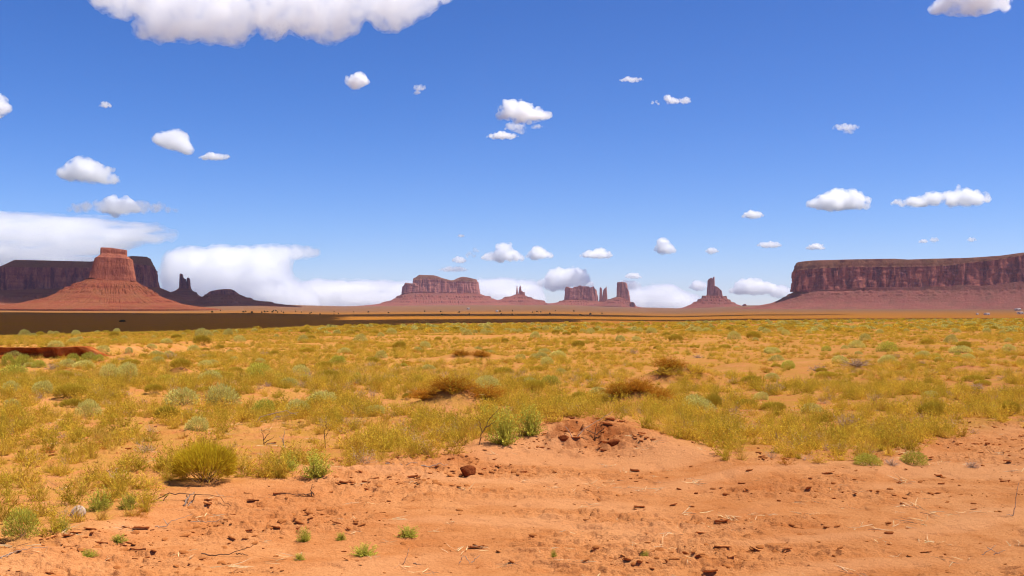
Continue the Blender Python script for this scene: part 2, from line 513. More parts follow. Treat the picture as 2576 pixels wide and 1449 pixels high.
def cliff(name, mat, Y, top, bot, xb, xt, depth, parent, ex=4.0, rim=None, capw=0.0, flute=1.0, seed=1, res=None, crag=0.0, cap_mat=None, slant=0.0, rows=34, steps=None, capj=0.35):
    """vertical-walled rock: top / bot / rim are (px, py) outlines, xb / xt the px extents of foot and crown"""
    k = Y / FOC / math.cos(TH[0])
    xb0, xb1 = fx(xb, Y); xt0, xt1 = fx(xt, Y)
    peri = 2 * (xb1 - xb0) + 2 * depth
    n = res or int(np.clip(peri / (0.55 * k), 90, 1400))
    tp = np.array(top, float); bt = np.array(bot, float)
    rm = np.array(rim, float) if rim is not None else None
    cxb, hb = (xb0 + xb1) / 2, (xb1 - xb0) / 2
    ux, uy, nx, ny = ring(n, hb, depth / 2, ex)
    cxt, ht = (xt0 + xt1) / 2, (xt1 - xt0) / 2
    Yc = Y + depth / 2
    zb = np.interp(cxb + ux * hb, fx(bt[:, 0], Y), fz(bt[:, 0], bt[:, 1], Y))
    Xt = cxt + ux * ht
    ztop = np.interp(Xt, fx(tp[:, 0], Y), fz(tp[:, 0], tp[:, 1], Y))
    zr = ztop if rm is None else np.minimum(ztop, np.interp(Xt, fx(rm[:, 0], Y), fz(rm[:, 0], rm[:, 1], Y)))
    if crag > 0:
        cn = fbm2(ux * hb / (14 * k) + seed, uy * depth / (28 * k), 3, seed + 5)
        zr = zr + crag * k * np.clip(cn, -1, 1) * 6
        ztop = np.maximum(ztop, zr)
    pu = np.arange(n) * peri / n / k                 # perimeter in picture units
    cs = np.cos(2 * np.pi * np.arange(n) / n); sn = np.sin(2 * np.pi * np.arange(n) / n)
    L = peri / k / (2 * np.pi)
    pts = []
    T = np.linspace(0, 1, rows)
    for t in T:
        X = (cxb + ux * hb) * (1 - t) + Xt * t
        Yp = Yc + uy * depth / 2 * (1 - 0.06 * t) + slant * t
        z = zb + (zr - zb) * t
        zz = (z - zb.min()) / k
        f = np.abs(fbm3(cs * L / 20, sn * L / 20, zz / 90 + seed, 3, seed)) * 8.0 - 2.5      # rounded buttresses, sharp clefts
        f2 = -np.clip(0.32 - np.abs(vnoise3(cs * L / 8, sn * L / 8, zz / 50, seed + 9)), 0, 1) * 4.5
        f3 = vnoise3(cs * L / 2.6, sn * L / 2.6, zz / 11, seed + 11) * 0.7
        f4 = np.where(vnoise3(cs * L / 26, sn * L / 26, zz / 10.0, seed + 13) > 0.30, -1.0, 0.0) + vnoise3(cs * L / 12, sn * L / 12, zz / 2.0, seed + 15) * 0.5
        scoop = -2.6 * np.clip(fbm3(cs * L / 14, sn * L / 14, zz / 16, 2, seed + 17) - 0.12, 0, 1)   # alcoves
        off = (f + f2 + f3 + f4 + scoop) * flute * k * (0.55 + 0.45 * min(1, (1 - t) * 6 + 0.3))
        pts.append(np.stack([X + nx * off, Yp + ny * off, z], -1))
    cliff_rows = len(pts)
    base = pts[-1]
    caprows = []
    sm = base.copy()
    for _ in range(max(2, int(n * 0.012))):
        sm = (np.roll(sm, 1, 0) + sm + np.roll(sm, -1, 0)) / 3
    if rm is not None:
        # receding ledges between the rim and the summit
        steps = steps or [(0.02, 0.0), (0.10, 0.05), (0.30, 0.28), (0.34, 0.50), (0.62, 0.60), (0.66, 0.80), (0.92, 0.86), (0.95, 1.0), (1.0, 1.0)]
        for inn, up in steps:
            wv = (1 + capj * vnoise3(cs * L / 10, sn * L / 10, inn * 3, seed + 21)) * capw * k * inn
            lim = np.minimum(wv, 0.8 * hb)
            src = base if inn < 0.08 else sm
            X = src[:, 0] - nx * lim; Yp = src[:, 1] - ny * np.minimum(wv, depth * 0.4)
            zu = np.interp(X, fx(tp[:, 0], Y), fz(tp[:, 0], tp[:, 1], Y)) if up >= 0.8 else ztop
            jit = vnoise3(cs * L / 5, sn * L / 5, up * 7, seed + 23) * 0.5 * k
            caprows.append(np.stack([X, Yp, zr + (zu - zr) * up + jit * (0 < up < 1)], -1))
        tail = caprows[-1]
    else:
        tail = base
    last = np.stack([cxt + (tail[:, 0] - cxt) * 0.93, Yc + slant + (tail[:, 1] - Yc - slant) * 0.25, tail[:, 2] + 0.15 * k], -1)
    close = np.stack([cxt + (tail[:, 0] - cxt) * 0.9, np.full(n, Yc + slant), tail[:, 2] + 0.2 * k], -1)
    if rm is not None:
        me = mesh_np(name, turn(np.vstack(pts)), grid_faces(cliff_rows, n), mat)
        o = obj(name, me, parent)
        o.location = -parent.location
        rws = [base] + caprows + [last, close]
        mc = mesh_np('cap', turn(np.vstack(rws)), grid_faces(len(rws), n), cap_mat or CAP)
        oc = obj('cap', mc, parent)
        oc.location = -parent.location
    else:
        rws = pts + [last, close]
        me = mesh_np(name, turn(np.vstack(rws)), grid_faces(len(rws), n), mat)
        o = obj(name, me, parent)
        o.location = -parent.location
    return o

def talus(mat, Y, foot, xf, left, right, depth, base_py, parent, ex=3.0, seed=1, gully=1.0, front=1.0, ledges=(), name='talus', rows=84):
    """debris apron: foot = outline of the cliff foot (px, py); left / right = slope outlines going down and out"""
    k = Y / FOC / math.cos(TH[0])
    ft = np.array(foot, float)
    x0, x1 = fx(xf, Y)
    hb = (x1 - x0) / 2; cx = (x0 + x1) / 2
    Lp = np.array(left, float); Rp = np.array(right, float)
    zb = float(fz(float(np.mean(xf)), base_py, Y))
    eL_x = x0 - fx(Lp[:, 0], Y); eL_z = fz(Lp[:, 0], Lp[:, 1], Y)
    eR_x = fx(Rp[:, 0], Y) - x1; eR_z = fz(Rp[:, 0], Rp[:, 1], Y)
    wide = max(eL_x.max(), eR_x.max())
    peri = 2 * (2 * hb + depth) + 6 * wide
    n = int(np.clip(peri / (0.9 * k), 120, 1300))
    ux, uy, nx, ny = ring(n, hb, depth / 2, ex)
    # soften the normals so that the apron fans out round the corners
    for _ in range(int(n * 0.10)):
        nx = (np.roll(nx, 1) + nx + np.roll(nx, -1)) / 3; ny = (np.roll(ny, 1) + ny + np.roll(ny, -1)) / 3
    ln = np.hypot(nx, ny) + 1e-9; nx /= ln; ny /= ln
    Yc = Y + depth / 2
    X0 = cx + ux * hb; Y0 = Yc + uy * depth / 2
    ztop = np.interp(X0, fx(ft[:, 0], Y), fz(ft[:, 0], ft[:, 1], Y)) + 1.5 * k
    a = np.arange(n) / n * 2 * np.pi
    cs, sn = np.cos(a), np.sin(a)
    L = peri / k / (2 * np.pi)
    wgt = np.clip((ux + 1) / 2, 0, 1)
    rws = []
    inner = np.stack([cx + (X0 - cx) * 0.8, Yc + (Y0 - Yc) * 0.8, ztop + 1.0 * k], -1)
    rws.append(inner)
    for t in np.linspace(0, 1, rows):
        z = ztop * (1 - t) + zb * t
        eL = np.interp(-z, -eL_z, eL_x, left=0); eR = np.interp(-z, -eR_z, eR_x, left=0)
        eL0 = np.interp(-ztop, -eL_z, eL_x, left=0)
        e = eL * (1 - wgt) + eR * wgt
        e = np.where(uy < 0, e * (1 + (front - 1) * np.abs(uy)), e)
        g = (fbm3(cs * L / 13, sn * L / 13, t * 1.5 + seed, 4, seed) * 3.2 - np.abs(vnoise3(cs * L / 4.5, sn * L / 4.5, t * 2, seed + 3)) * 1.3) * gully * k * math.sin(math.pi * min(1, t * 0.85 + 0.12))
        dz = 0
        for lz, lh in ledges:                       # hard bands that stand out as small risers
            lw = np.clip(fbm2(cs * L / 15 + lz * 9, sn * L / 15, 3, seed + int(lz * 90)) * 3.2 + 0.35, 0, 1.15)
            dz = dz + 2.6 * lh * k * lw * (sstep(lz + 0.012, lz - 0.012, t + 0.03 * vnoise3(cs * L / 22, sn * L / 22, lz * 5, seed + 31)) * sstep(lz - 0.16, lz, np.full(n, t)))
        zz = z + vnoise3(cs * L / 3, sn * L / 3, t * 30, seed + 5) * 0.35 * k + dz
        rws.append(np.stack([X0 + nx * (e + g * 0.7), Y0 + ny * (e + g), zz - (2.5 * k if t == 1 else 0)], -1))
    me = mesh_np(name, turn(np.vstack(rws)), grid_faces(len(rws), n), mat, False)
    # faces run downward: flip so the normals point out
    me.flip_normals()
    o = obj(name, me, parent)
    o.location = -parent.location
    return o

def formation(name, label, cat, px, py, Y, group=None):
    TH[0] = math.atan((px - 1288.0) / FOC)
    p = at(px, py, Y * math.cos(TH[0]))
    e = empty(name, p)
    bpy.context.view_layer.update()
    return tag(e, label, cat, group)

# --- the lit butte on the left
e = formation('butte', 'sunlit red butte with a square flat cap on a wide cone of rubble', 'butte', 285, 787, 2300)
cliff('cliff', CLIFF_RED, 2300, [(228, 645), (240, 632), (248, 622), (253, 621), (277, 622), (323, 628.5), (328, 629), (334, 632)],
      [(215, 698), (235, 699), (260, 705), (345, 708)], (221, 344), (236, 334), 120, e, ex=5,
      rim=[(230, 652), (240, 646), (300, 648), (334, 653)], capw=15, flute=0.42, seed=3, cap_mat=CLIFF_RED, capj=0.10, steps=[(0.01, 0.0), (0.06, 0.04), (0.30, 0.16), (0.34, 0.24), (0.80, 0.40), (0.84, 0.44), (0.80, 0.60), (0.83, 0.96), (0.90, 1.0), (1.0, 1.0)])
talus(TALUS_RED, 2300, [(215, 698), (235, 699), (260, 705), (345, 708)], (222, 343),
      [(222, 698), (195, 712), (150, 733), (110, 749), (77, 757.5), (30, 764), (0, 768), (-60, 778)],
      [(343, 707), (367, 724), (400, 743), (450, 763), (500, 771), (560, 778)], 118, 786, e, seed=5, gully=0.8,
      ledges=((0.26, 1.6), (0.36, 1.4), (0.44, 1.4), (0.70, 0.8)))

# --- long shaded mesa behind it
e = formation('mesa', 'long dark purple mesa in cloud shadow behind the sunlit butte', 'mesa', 120, 770, 3500)
cliff('cliff', CLIFF_DARK, 3500, [(-700, 640), (-120, 655), (-20, 674), (0, 669), (30, 655), (36, 652.5), (228, 657), (300, 648), (333, 643), (370, 644.5), (383, 650), (384, 656), (396, 667), (404, 675)],
      [(-700, 735), (0, 733), (150, 728), (300, 722), (408, 722)], (-640, 407), (-640, 404), 420, e, ex=5,
      rim=[(-700, 668), (0, 672), (228, 673), (330, 664), (380, 667), (404, 680)], capw=8, flute=1.0, seed=8)
talus(TALUS_RED, 3500, [(-700, 735), (0, 733), (150, 728), (300, 722), (408, 722)], (-640, 406),
      [(-640, 735), (-700, 750), (-760, 770)], [(406, 721), (437, 734), (470, 750), (493, 763), (540, 772)], 415, 782, e, seed=11, gully=0.9, ex=4,
      ledges=((0.4, 1.6),))

# --- spires and hill in the same shadow
e = formation('rock_spire', 'dark shaded rock spire with a split top left of the low dark hill', 'rock spire', 465, 760, 4500)
B = [(440, 727), (490, 730)]
cliff('tower', CLIFF_DARK, 4500, [(450, 690), (453, 688), (458, 689), (461, 692)], B, (449.5, 464), (450.5, 461), 28, e, ex=2.6, flute=0.28, seed=31, rows=26)
cliff('tower', CLIFF_DARK, 4500, [(460, 698), (466, 702)], B, (458, 472), (460, 468), 26, e, ex=2.6, flute=0.28, seed=32, rows=20)
cliff('tower', CLIFF_DARK, 4500, [(468, 701), (472, 698), (477, 700), (479, 706)], B, (465, 482), (469, 478.5), 28, e, ex=2.6, flute=0.28, seed=33, rows=22)
talus(TALUS_RED, 4500, [(440, 726), (490, 729)], (449, 482), [(449, 725), (437, 734), (425, 741), (395, 752), (360, 765)],
      [(482, 729), (500, 743), (513, 749), (540, 758), (600, 768)], 40, 778, e, seed=35, gully=0.6, ledges=((0.25, 1.0),))

e = formation('hill', 'low rounded dark hill right of the shaded rock spire', 'hill', 570, 765, 4000)
cliff('crown', CLIFF_DARK, 4000, [(512, 742), (520, 738), (527, 733), (545, 729), (563, 727), (580, 727), (588, 730), (596, 735), (604, 740)],
      [(505, 744), (610, 744)], (514, 607), (526, 594), 90, e, ex=2.6, flute=0.5, seed=37, rows=16)
talus(TALUS_RED, 4000, [(505, 742), (610, 743)], (514, 607), [(514, 743), (500, 751), (470, 762), (440, 772)],
      [(607, 742), (622, 749), (642, 755), (672, 760), (700, 764), (760, 771)], 95, 779, e, seed=39, gully=0.6, ledges=((0.3, 1.0), (0.55, 0.8)))

# --- centre mesa
e = formation('mesa', 'pinkish double-topped mesa on a stepped red apron at the centre of the horizon', 'mesa', 1110, 775, 6500)
ctop = [(1012, 722), (1014, 718), (1018, 711), (1028, 712), (1037, 714), (1039, 700), (1046, 697), (1054, 691), (1090, 692), (1099, 694), (1112, 699), (1135, 705), (1145, 703.5), (1155, 699), (1164, 696), (1175, 697), (1192, 701), (1203, 703), (1205, 706)]
cbot = [(1008, 738), (1060, 734), (1100, 737), (1140, 736), (1160, 740), (1180, 737), (1210, 739)]
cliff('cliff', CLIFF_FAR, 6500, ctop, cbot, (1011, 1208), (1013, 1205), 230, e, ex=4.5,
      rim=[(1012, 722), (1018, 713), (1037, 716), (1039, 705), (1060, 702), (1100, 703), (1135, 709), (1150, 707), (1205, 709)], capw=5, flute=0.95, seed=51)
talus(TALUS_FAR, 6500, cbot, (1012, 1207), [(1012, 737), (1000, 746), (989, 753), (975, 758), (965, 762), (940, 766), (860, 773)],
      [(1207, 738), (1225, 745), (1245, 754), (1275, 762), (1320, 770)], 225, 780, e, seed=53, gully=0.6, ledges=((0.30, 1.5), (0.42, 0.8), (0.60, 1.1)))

# --- three-fingered spire
e = formation('rock_spire', 'small spire of three slim stone fingers on a pointed cone right of centre mesa', 'rock spire', 1308, 772, 6700)
B = [(1290, 742), (1330, 744)]
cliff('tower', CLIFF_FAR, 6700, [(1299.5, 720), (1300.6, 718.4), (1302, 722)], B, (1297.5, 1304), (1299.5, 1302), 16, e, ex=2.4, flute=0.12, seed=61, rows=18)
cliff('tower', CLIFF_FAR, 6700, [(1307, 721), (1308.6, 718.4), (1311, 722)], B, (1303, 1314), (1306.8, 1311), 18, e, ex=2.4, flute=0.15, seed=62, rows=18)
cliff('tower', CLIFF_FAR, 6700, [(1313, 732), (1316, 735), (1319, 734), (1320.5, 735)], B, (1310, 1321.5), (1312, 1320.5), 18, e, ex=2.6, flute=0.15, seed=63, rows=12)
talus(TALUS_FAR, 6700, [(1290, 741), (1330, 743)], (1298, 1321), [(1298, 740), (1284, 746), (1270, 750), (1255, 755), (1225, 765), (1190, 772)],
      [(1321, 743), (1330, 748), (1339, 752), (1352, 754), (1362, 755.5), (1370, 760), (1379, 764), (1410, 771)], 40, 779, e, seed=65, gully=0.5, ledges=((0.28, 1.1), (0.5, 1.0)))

# --- castle
e = formation('butte', 'crenellated castle-like butte of fluted columns left of the twin needles', 'butte', 1462, 770, 6400)
ktop = [(1421, 727), (1422, 721), (1424, 721.5), (1430, 723), (1437, 725), (1440, 724.8), (1445, 721), (1452, 721.5), (1456, 719), (1460, 717.5), (1463, 720), (1482, 720.5), (1484, 723.5), (1490, 722), (1492, 724), (1494, 720.5), (1496, 724), (1498, 728), (1500, 727), (1502, 731)]
kbot = [(1410, 755), (1460, 754), (1510, 758)]
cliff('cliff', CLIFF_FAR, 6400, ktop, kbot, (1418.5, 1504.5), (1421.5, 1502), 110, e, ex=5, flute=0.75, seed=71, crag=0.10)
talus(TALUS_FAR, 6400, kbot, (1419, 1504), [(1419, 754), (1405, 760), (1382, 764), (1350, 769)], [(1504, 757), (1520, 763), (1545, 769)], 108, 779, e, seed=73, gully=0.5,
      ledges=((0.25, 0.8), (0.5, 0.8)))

# --- twin needles
e = formation('rock_spire', 'pair of close narrow stone needles between castle butte and tall tower', 'rock spire', 1518, 770, 6420)
B = [(1500, 760), (1535, 760)]
cliff('needle', CLIFF_FAR, 6420, [(1508.8, 724), (1510, 722.5), (1513, 724), (1515, 728)], B, (1507, 1517), (1508.6, 1514.8), 22, e, ex=2.6, flute=0.14, seed=75, rows=22)
cliff('needle', CLIFF_FAR, 6420, [(1517, 731), (1519.5, 727), (1521, 725), (1523, 725.5), (1524.6, 721), (1526, 721), (1527, 726)], B, (1514, 1529), (1517, 1526.8), 22, e, ex=2.6, flute=0.16, seed=76, rows=24)
talus(TALUS_FAR, 6420, [(1500, 758.5), (1535, 758.5)], (1507, 1529), [(1507, 758), (1495, 764), (1480, 770)], [(1529, 758), (1540, 764), (1560, 770)], 40, 779, e, seed=78, gully=0.4)

# --- big tower
e = formation('butte', 'tallest flat-topped stone tower standing right of the twin needles', 'butte', 1567, 772, 6300)
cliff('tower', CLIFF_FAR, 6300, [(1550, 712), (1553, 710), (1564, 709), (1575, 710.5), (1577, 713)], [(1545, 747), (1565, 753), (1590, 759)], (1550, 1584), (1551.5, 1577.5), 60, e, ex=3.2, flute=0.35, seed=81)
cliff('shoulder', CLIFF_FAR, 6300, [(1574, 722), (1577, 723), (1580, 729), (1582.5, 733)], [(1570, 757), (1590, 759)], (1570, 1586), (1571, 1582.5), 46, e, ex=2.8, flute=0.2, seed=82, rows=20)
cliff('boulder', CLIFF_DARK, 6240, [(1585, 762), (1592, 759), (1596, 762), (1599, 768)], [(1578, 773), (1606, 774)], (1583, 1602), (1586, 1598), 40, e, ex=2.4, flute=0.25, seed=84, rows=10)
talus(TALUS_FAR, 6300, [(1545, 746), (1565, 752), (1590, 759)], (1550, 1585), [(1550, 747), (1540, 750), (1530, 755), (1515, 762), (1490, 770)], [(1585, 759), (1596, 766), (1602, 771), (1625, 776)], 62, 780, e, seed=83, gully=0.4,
      ledges=((0.3, 0.9), (0.45, 0.8)))

# --- lone spire right of centre
e = formation('rock_spire', 'lone thumb-shaped spire on a red cone left of the long right mesa', 'rock spire', 1795, 772, 5500)
B = [(1765, 745), (1830, 748)]
cliff('tower', CLIFF_FAR, 5500, [(1780, 706), (1783, 702), (1788, 699), (1791, 698.5), (1794, 702), (1796, 706)], B, (1777, 1802), (1779.5, 1796.5), 34, e, ex=2.8, flute=0.28, seed=91, rows=30)
cliff('thumb', CLIFF_FAR, 5500, [(1793, 699), (1796, 695.6), (1798, 697)], [(1785, 730), (1805, 730)], (1789, 1799), (1793.5, 1798), 18, e, ex=2.4, flute=0.12, seed=92, rows=18)
cliff('shoulder', CLIFF_FAR, 5500, [(1796, 719), (1803, 720.5), (1808, 724), (1812, 728), (1816, 731), (1817, 735)], B, (1792, 1819.5), (1794, 1817), 34, e, ex=3, flute=0.3, seed=93, rows=22)
talus(TALUS_FAR, 5500, [(1765, 744), (1830, 746)], (1777, 1819), [(1777, 743.5), (1766, 749), (1751, 760), (1735, 767), (1717, 774), (1690, 780)],
      [(1819, 746), (1827, 749), (1841, 760), (1852, 765), (1866, 769), (1890, 774)], 40, 783, e, seed=95, gully=0.5, ledges=((0.16, 1.6), (0.36, 1.2), (0.52, 1.0)))
e = formation('boulder', 'small dark knob of rock at the right foot of the lone thumb-shaped spire', 'boulder', 1873, 769, 5300)
cliff('knob', CLIFF_DARK, 5300, [(1867, 768), (1871, 765), (1876, 765), (1879, 768)], [(1860, 771), (1885, 771)], (1865, 1881), (1868, 1878.5), 22, e, ex=2.4, flute=0.2, seed=97, rows=8)

# --- the long mesa on the right
e = formation('mesa', 'long flat-topped mesa with dark streaked cliffs filling the right of the horizon', 'mesa', 2350, 785, 3000)
rtop = [(1980, 676), (1985, 669), (1993, 663), (2003, 658), (2040, 654), (2150, 651), (2250, 649.5), (2284, 651.5), (2350, 649.5), (2434, 647.5), (2517, 642), (2576, 634), (2700, 625), (3200, 622)]
rrim = [(1988, 684), (2000, 679), (2080, 673), (2160, 671), (2300, 670), (2380, 668), (2440, 660), (2520, 652), (2576, 641), (2700, 634), (3200, 632)]
rbot = [(1980, 733), (2040, 734), (2070, 730), (2110, 731), (2167, 725), (2284, 724), (2384, 722), (2420, 718), (2470, 721), (2517, 717), (2576, 708), (2700, 702), (3200, 700)]
cliff('cliff', CLIFF_DARK, 3000, rtop, rbot, (1979, 3150), (1984, 3150), 500, e, ex=11, rim=rrim, capw=9, flute=1.8, seed=101, cap_mat=CAP, crag=0.03)
talus(TALUS_GREY, 3000, rbot, (1987, 3150), [(1987, 733), (1977, 739), (1964, 747), (1948, 755), (1931, 762), (1905, 767), (1877, 772), (1800, 780)],
      [(3150, 700), (3200, 730), (3300, 770)], 495, 788, e, seed=103, gully=1.1, ex=5, ledges=((0.22, 1.0), (0.34, 0.8)))
# ------------------------------------------------------------------ clouds
def cloud_mat(dens, g=0.0, tint=(1, 1, 1), size=None, thr=0.36, stretch=1.0):
    k = NT('cloud_vapour')
    v = k.n('ShaderNodeVolumeScatter')
    v.inputs['Color'].default_value = (*tint, 1)
    if size is None:
        v.inputs['Density'].default_value = dens
    else:                                  # uneven vapour: torn and thin in places
        f = 1.0 / size
        nz = k.noise(k.pos(f / stretch, f / stretch, f), 1.0, 4, 0.6)
        d = k.n('ShaderNodeMapRange', clamp=True)
        d.inputs['From Min'].default_value = thr; d.inputs['From Max'].default_value = thr + 0.24
        d.inputs['To Min'].default_value = 0.0; d.inputs['To Max'].default_value = dens * 1.5
        k.l(nz, d.inputs['Value'])
        k.l(d.outputs[0], v.inputs['Density'])
    v.inputs['Anisotropy'].default_value = g
    k.l(v.outputs[0], k.out.inputs['Volume'])
    return k.m

_ico = {}
def ico(sub):
    if sub not in _ico:
        bm = bmesh.new()
        bmesh.ops.create_icosphere(bm, subdivisions=sub, radius=1.0)
        co = np.array([v.co[:] for v in bm.verts]); f = np.array([[v.index for v in q.verts] for q in bm.faces])
        bm.free()
        _ico[sub] = (co, f)
    return _ico[sub]

def cloud_mesh(blobs, voxel, disp):
    """union of lumps (x, y, z, rx, ry, rz) melted into one skin"""
    co, f = ico(3)
    C, F = [], []
    for k, (x, y, z, rx, ry, rz) in enumerate(blobs):
        C.append(co * [rx, ry, rz] + [x, y, z]); F.append(f + k * len(co))
    return mesh_np('cloud', np.vstack(C), np.vstack(F))

_tex = {}
def cloud_tex(scale):
    key = round(scale, 1)
    if key not in _tex:
        t = bpy.data.textures.new('puffs', 'CLOUDS')
        t.noise_scale = scale; t.noise_depth = 2
        _tex[key] = t
    return _tex[key]

CLOUD_BASE = 1650.0
def poly_blobs(poly, n, rmin, rmax, rnd):
    P = np.array(poly, float); Q = np.roll(P, -1, axis=0)
    lo, hi = P.min(0), P.max(0)
    out = []
    guard = 0
    while len(out) < n and guard < n * 80:
        guard += 1
        x, y = rnd.uniform(lo[0], hi[0]), rnd.uniform(lo[1], hi[1])
        ins = False
        for (ax, ay), (bx, by) in zip(P, Q):
            if (ay > y) != (by > y) and x < (bx - ax) * (y - ay) / (by - ay) + ax: ins = not ins
        if not ins: continue
        e = Q - P
        t = np.clip((((x, y) - P) * e).sum(1) / ((e * e).sum(1) + 1e-9), 0, 1)
        d = np.sqrt((((P + e * t[:, None]) - (x, y)) ** 2).sum(1)).min()
        if d < rmin * 0.5: continue
        out.append((x, y, min(rmax, max(rmin, d))))
    return out

def fringe(blobs, parent, dens, size, vox, grow, thr, stretch=1.0):
    """thin torn vapour that softens the edge of a cloud"""
    b = [(x, y, z, rx * 1.12 + grow * 0.6, ry * 1.12 + grow * 0.6, rz * 1.10 + grow * 0.6) for x, y, z, rx, ry, rz in blobs]
    me = cloud_mesh(b, 0, 0)
    me.name = 'fringe'
    me.materials.append(cloud_mat(dens * 2.2, 0.5, (1, 1, 1), size * 0.7, thr, stretch))
    o = obj('fringe', me, parent)
    md = o.modifiers.new('melt', 'REMESH'); md.mode = 'VOXEL'; md.voxel_size = vox
    for sc, st in ((0.9, 0.5), (0.3, 0.3)):
        dm = o.modifiers.new('puff', 'DISPLACE'); dm.texture = cloud_tex(size * sc); dm.strength = grow * 2.2 * st / 0.5; dm.mid_level = 0.5
    return o

def cloud_poly(label, poly, n, rmin, rmax, tau, seed, extra=(), dist=None, deep=1.0, vox=5.0, rough=1.0, thr=0.36, stretch=1.0, nsize=1.0, flat=1.0):
    """cloud whose outline seen from the road is poly (picture grid), built of many lumps at its own distance"""
    rnd = random.Random(seed)
    base_py = max(p[1] for p in poly)
    Y = dist or min(34000.0, CLOUD_BASE / max((HOR - base_py) / FOC, 0.02))
    k = Y / FOC
    c = at(sum(p[0] for p in poly) / len(poly), base_py, Y)
    blobs = []
    for x, y, r in poly_blobs(poly, n, rmin, rmax, rnd) + list(extra):
        q = at(x, y, Y) - c
        blobs.append((q.x, rnd.uniform(-1, 1) * rmax * k * deep, q.z, r * k * flat, r * k * 1.3, r * k))
    me = cloud_mesh(blobs, 0, 0)
    me.materials.append(cloud_mat(tau * 1.1 / (2.2 * rmax * k), 0.5, (1, 1, 1), rmax * k * nsize, thr, stretch))
    o = obj('cloud', me, None, c)
    md = o.modifiers.new('melt', 'REMESH'); md.mode = 'VOXEL'; md.voxel_size = vox * k
    for sc, st in ((0.8, 0.34), (0.36, 0.26), (0.15, 0.16)):
        dm = o.modifiers.new('puff', 'DISPLACE'); dm.texture = cloud_tex(rmax * k * sc); dm.strength = rmax * k * st * rough; dm.mid_level = 0.5
    fringe(blobs, o, tau * 0.45 / (2.2 * rmax * k), rmax * k, vox * k * 1.3, rmax * k * 0.16, thr + 0.05, stretch)
    return tag(o, label, 'cloud')

def cloud(label, puffs, tau=6.0, seed=1, dist=None, depth=0.8, fine=14, rough=1.0, group=None, tint=(1, 1, 1)):
    """puffs: (px, py, rx, ry) lumps on the picture grid; placed at the distance where the cloud deck stands"""
    rnd = random.Random(seed)
    base_py = max(p[1] + p[3] for p in puffs)
    el = (HOR - base_py) / FOC
    Y = dist or min(34000.0, CLOUD_BASE / max(el, 0.02))
    k = Y / FOC
    cx = sum(p[0] for p in puffs) / len(puffs)
    c = at(cx, base_py, Y)
    w = max(p[0] + p[2] for p in puffs) - min(p[0] - p[2] for p in puffs)
    h = base_py - min(p[1] - p[3] for p in puffs)
    blobs = []
    for (px, py, rx, ry) in puffs:
        q = at(px, py, Y) - c
        m = max(1, int(round(rx / max(ry, 1) * 2.2)))
        for i in range(m):
            u = 0 if m == 1 else (i / (m - 1) * 2 - 1)
            s = math.sqrt(max(0.10, 1 - (u * 0.94) ** 2))
            r2 = ry * s * rnd.uniform(0.72, 1.0)
            blobs.append((q.x + u * (rx - r2 * 0.8) * k, rnd.uniform(-0.35, 0.35) * depth * rx * k, q.z + (ry - r2) * -0.45 * k + rnd.uniform(-0.12, 0.16) * ry * k,
                          r2 * k * rnd.uniform(1.0, 1.3), r2 * k * 1.4, r2 * k))
        for i in range(int(m * 1.4)):
            u = rnd.uniform(-0.9, 0.9); s = math.sqrt(1 - u * u)
            r2 = ry * rnd.uniform(0.25, 0.42)
            blobs.append((q.x + u * rx * k * 0.95, rnd.uniform(-0.5, 0.3) * depth * rx * k * 0.6, q.z + (s * (ry - r2 * 0.7) * rnd.uniform(0.3, 1.0) - 0.1 * ry) * k, r2 * k, r2 * k, r2 * k * 0.9))
    me = cloud_mesh(blobs, 0, 0)
    sig = tau / (0.8 * h * k)
    me.materials.append(cloud_mat(sig * 0.85, 0.55, tint, h * k * 0.36, 0.39))
    o = obj('cloud', me, None, c)
    md = o.modifiers.new('melt', 'REMESH'); md.mode = 'VOXEL'; md.voxel_size = max(h, w * 0.22) * k / fine
    for sc, st in ((0.50, 0.30), (0.20, 0.17), (0.09, 0.09)):
        dm = o.modifiers.new('puff', 'DISPLACE'); dm.texture = cloud_tex(h * k * sc); dm.strength = h * k * st * rough; dm.mid_level = 0.5
        dm.texture_coords = 'LOCAL'
    fringe(blobs, o, sig * 0.42, h * k * 0.5, md.voxel_size * 1.4, h * k * 0.08, 0.44)
    return tag(o, label, 'cloud', group)

cloud_poly('largest white cloud hanging into the top of the sky at the left', [(205, 0), (235, 14), (290, 40), (325, 45), (335, 25), (350, 45), (320, 78), (345, 92), (420, 102), (480, 96), (540, 106), (600, 112), (625, 108), (630, 80), (655, 78), (680, 108), (710, 85), (770, 96), (850, 102), (855, 92), (910, 75), (935, 85), (915, 40), (960, 72), (1000, 76), (1035, 50), (1060, 34), (1140, 2), (1150, -30), (1000, -48), (500, -52), (230, -35)], 330, 8, 40, 1.8, 1, deep=0.7, vox=3.6, rough=1.1, thr=0.39)
cloud('white cloud cut by the top edge of the picture at the far right', [(2450, 2, 95, 32), (2470, -30, 90, 40)], 5, 2, fine=18)
cloud('white cloud cut by the left edge of the picture', [(-6, 270, 34, 24), (-4, 254, 22, 18)], 5, 3)
cloud('tiny faint cloud between left edge cloud and the top cloud', [(265, 264, 15, 10)], 2.2, 4)
cloud('small round cloud below the right part of the largest cloud', [(899, 202, 30, 18)], 4, 5)
cloud('tiny split cloud right of the small round cloud', [(1055, 219, 16, 8), (1050, 233, 11, 5)], 2.0, 6)
cloud('bright puffy cloud high above the centre with torn wisps under it', [(1300, 268, 45, 22), (1318, 286, 66, 22), (1350, 290, 32, 14)], 6, 7, fine=20)
cloud('thin torn wisps right under the bright puffy centre cloud', [(1296, 318, 28, 11), (1350, 318, 14, 6), (1310, 330, 16, 6)], 1.6, 8)
cloud('flat little cloud at the foot of the torn wisps near the centre', [(1264, 342, 40, 8), (1262, 337, 20, 7)], 3, 9)
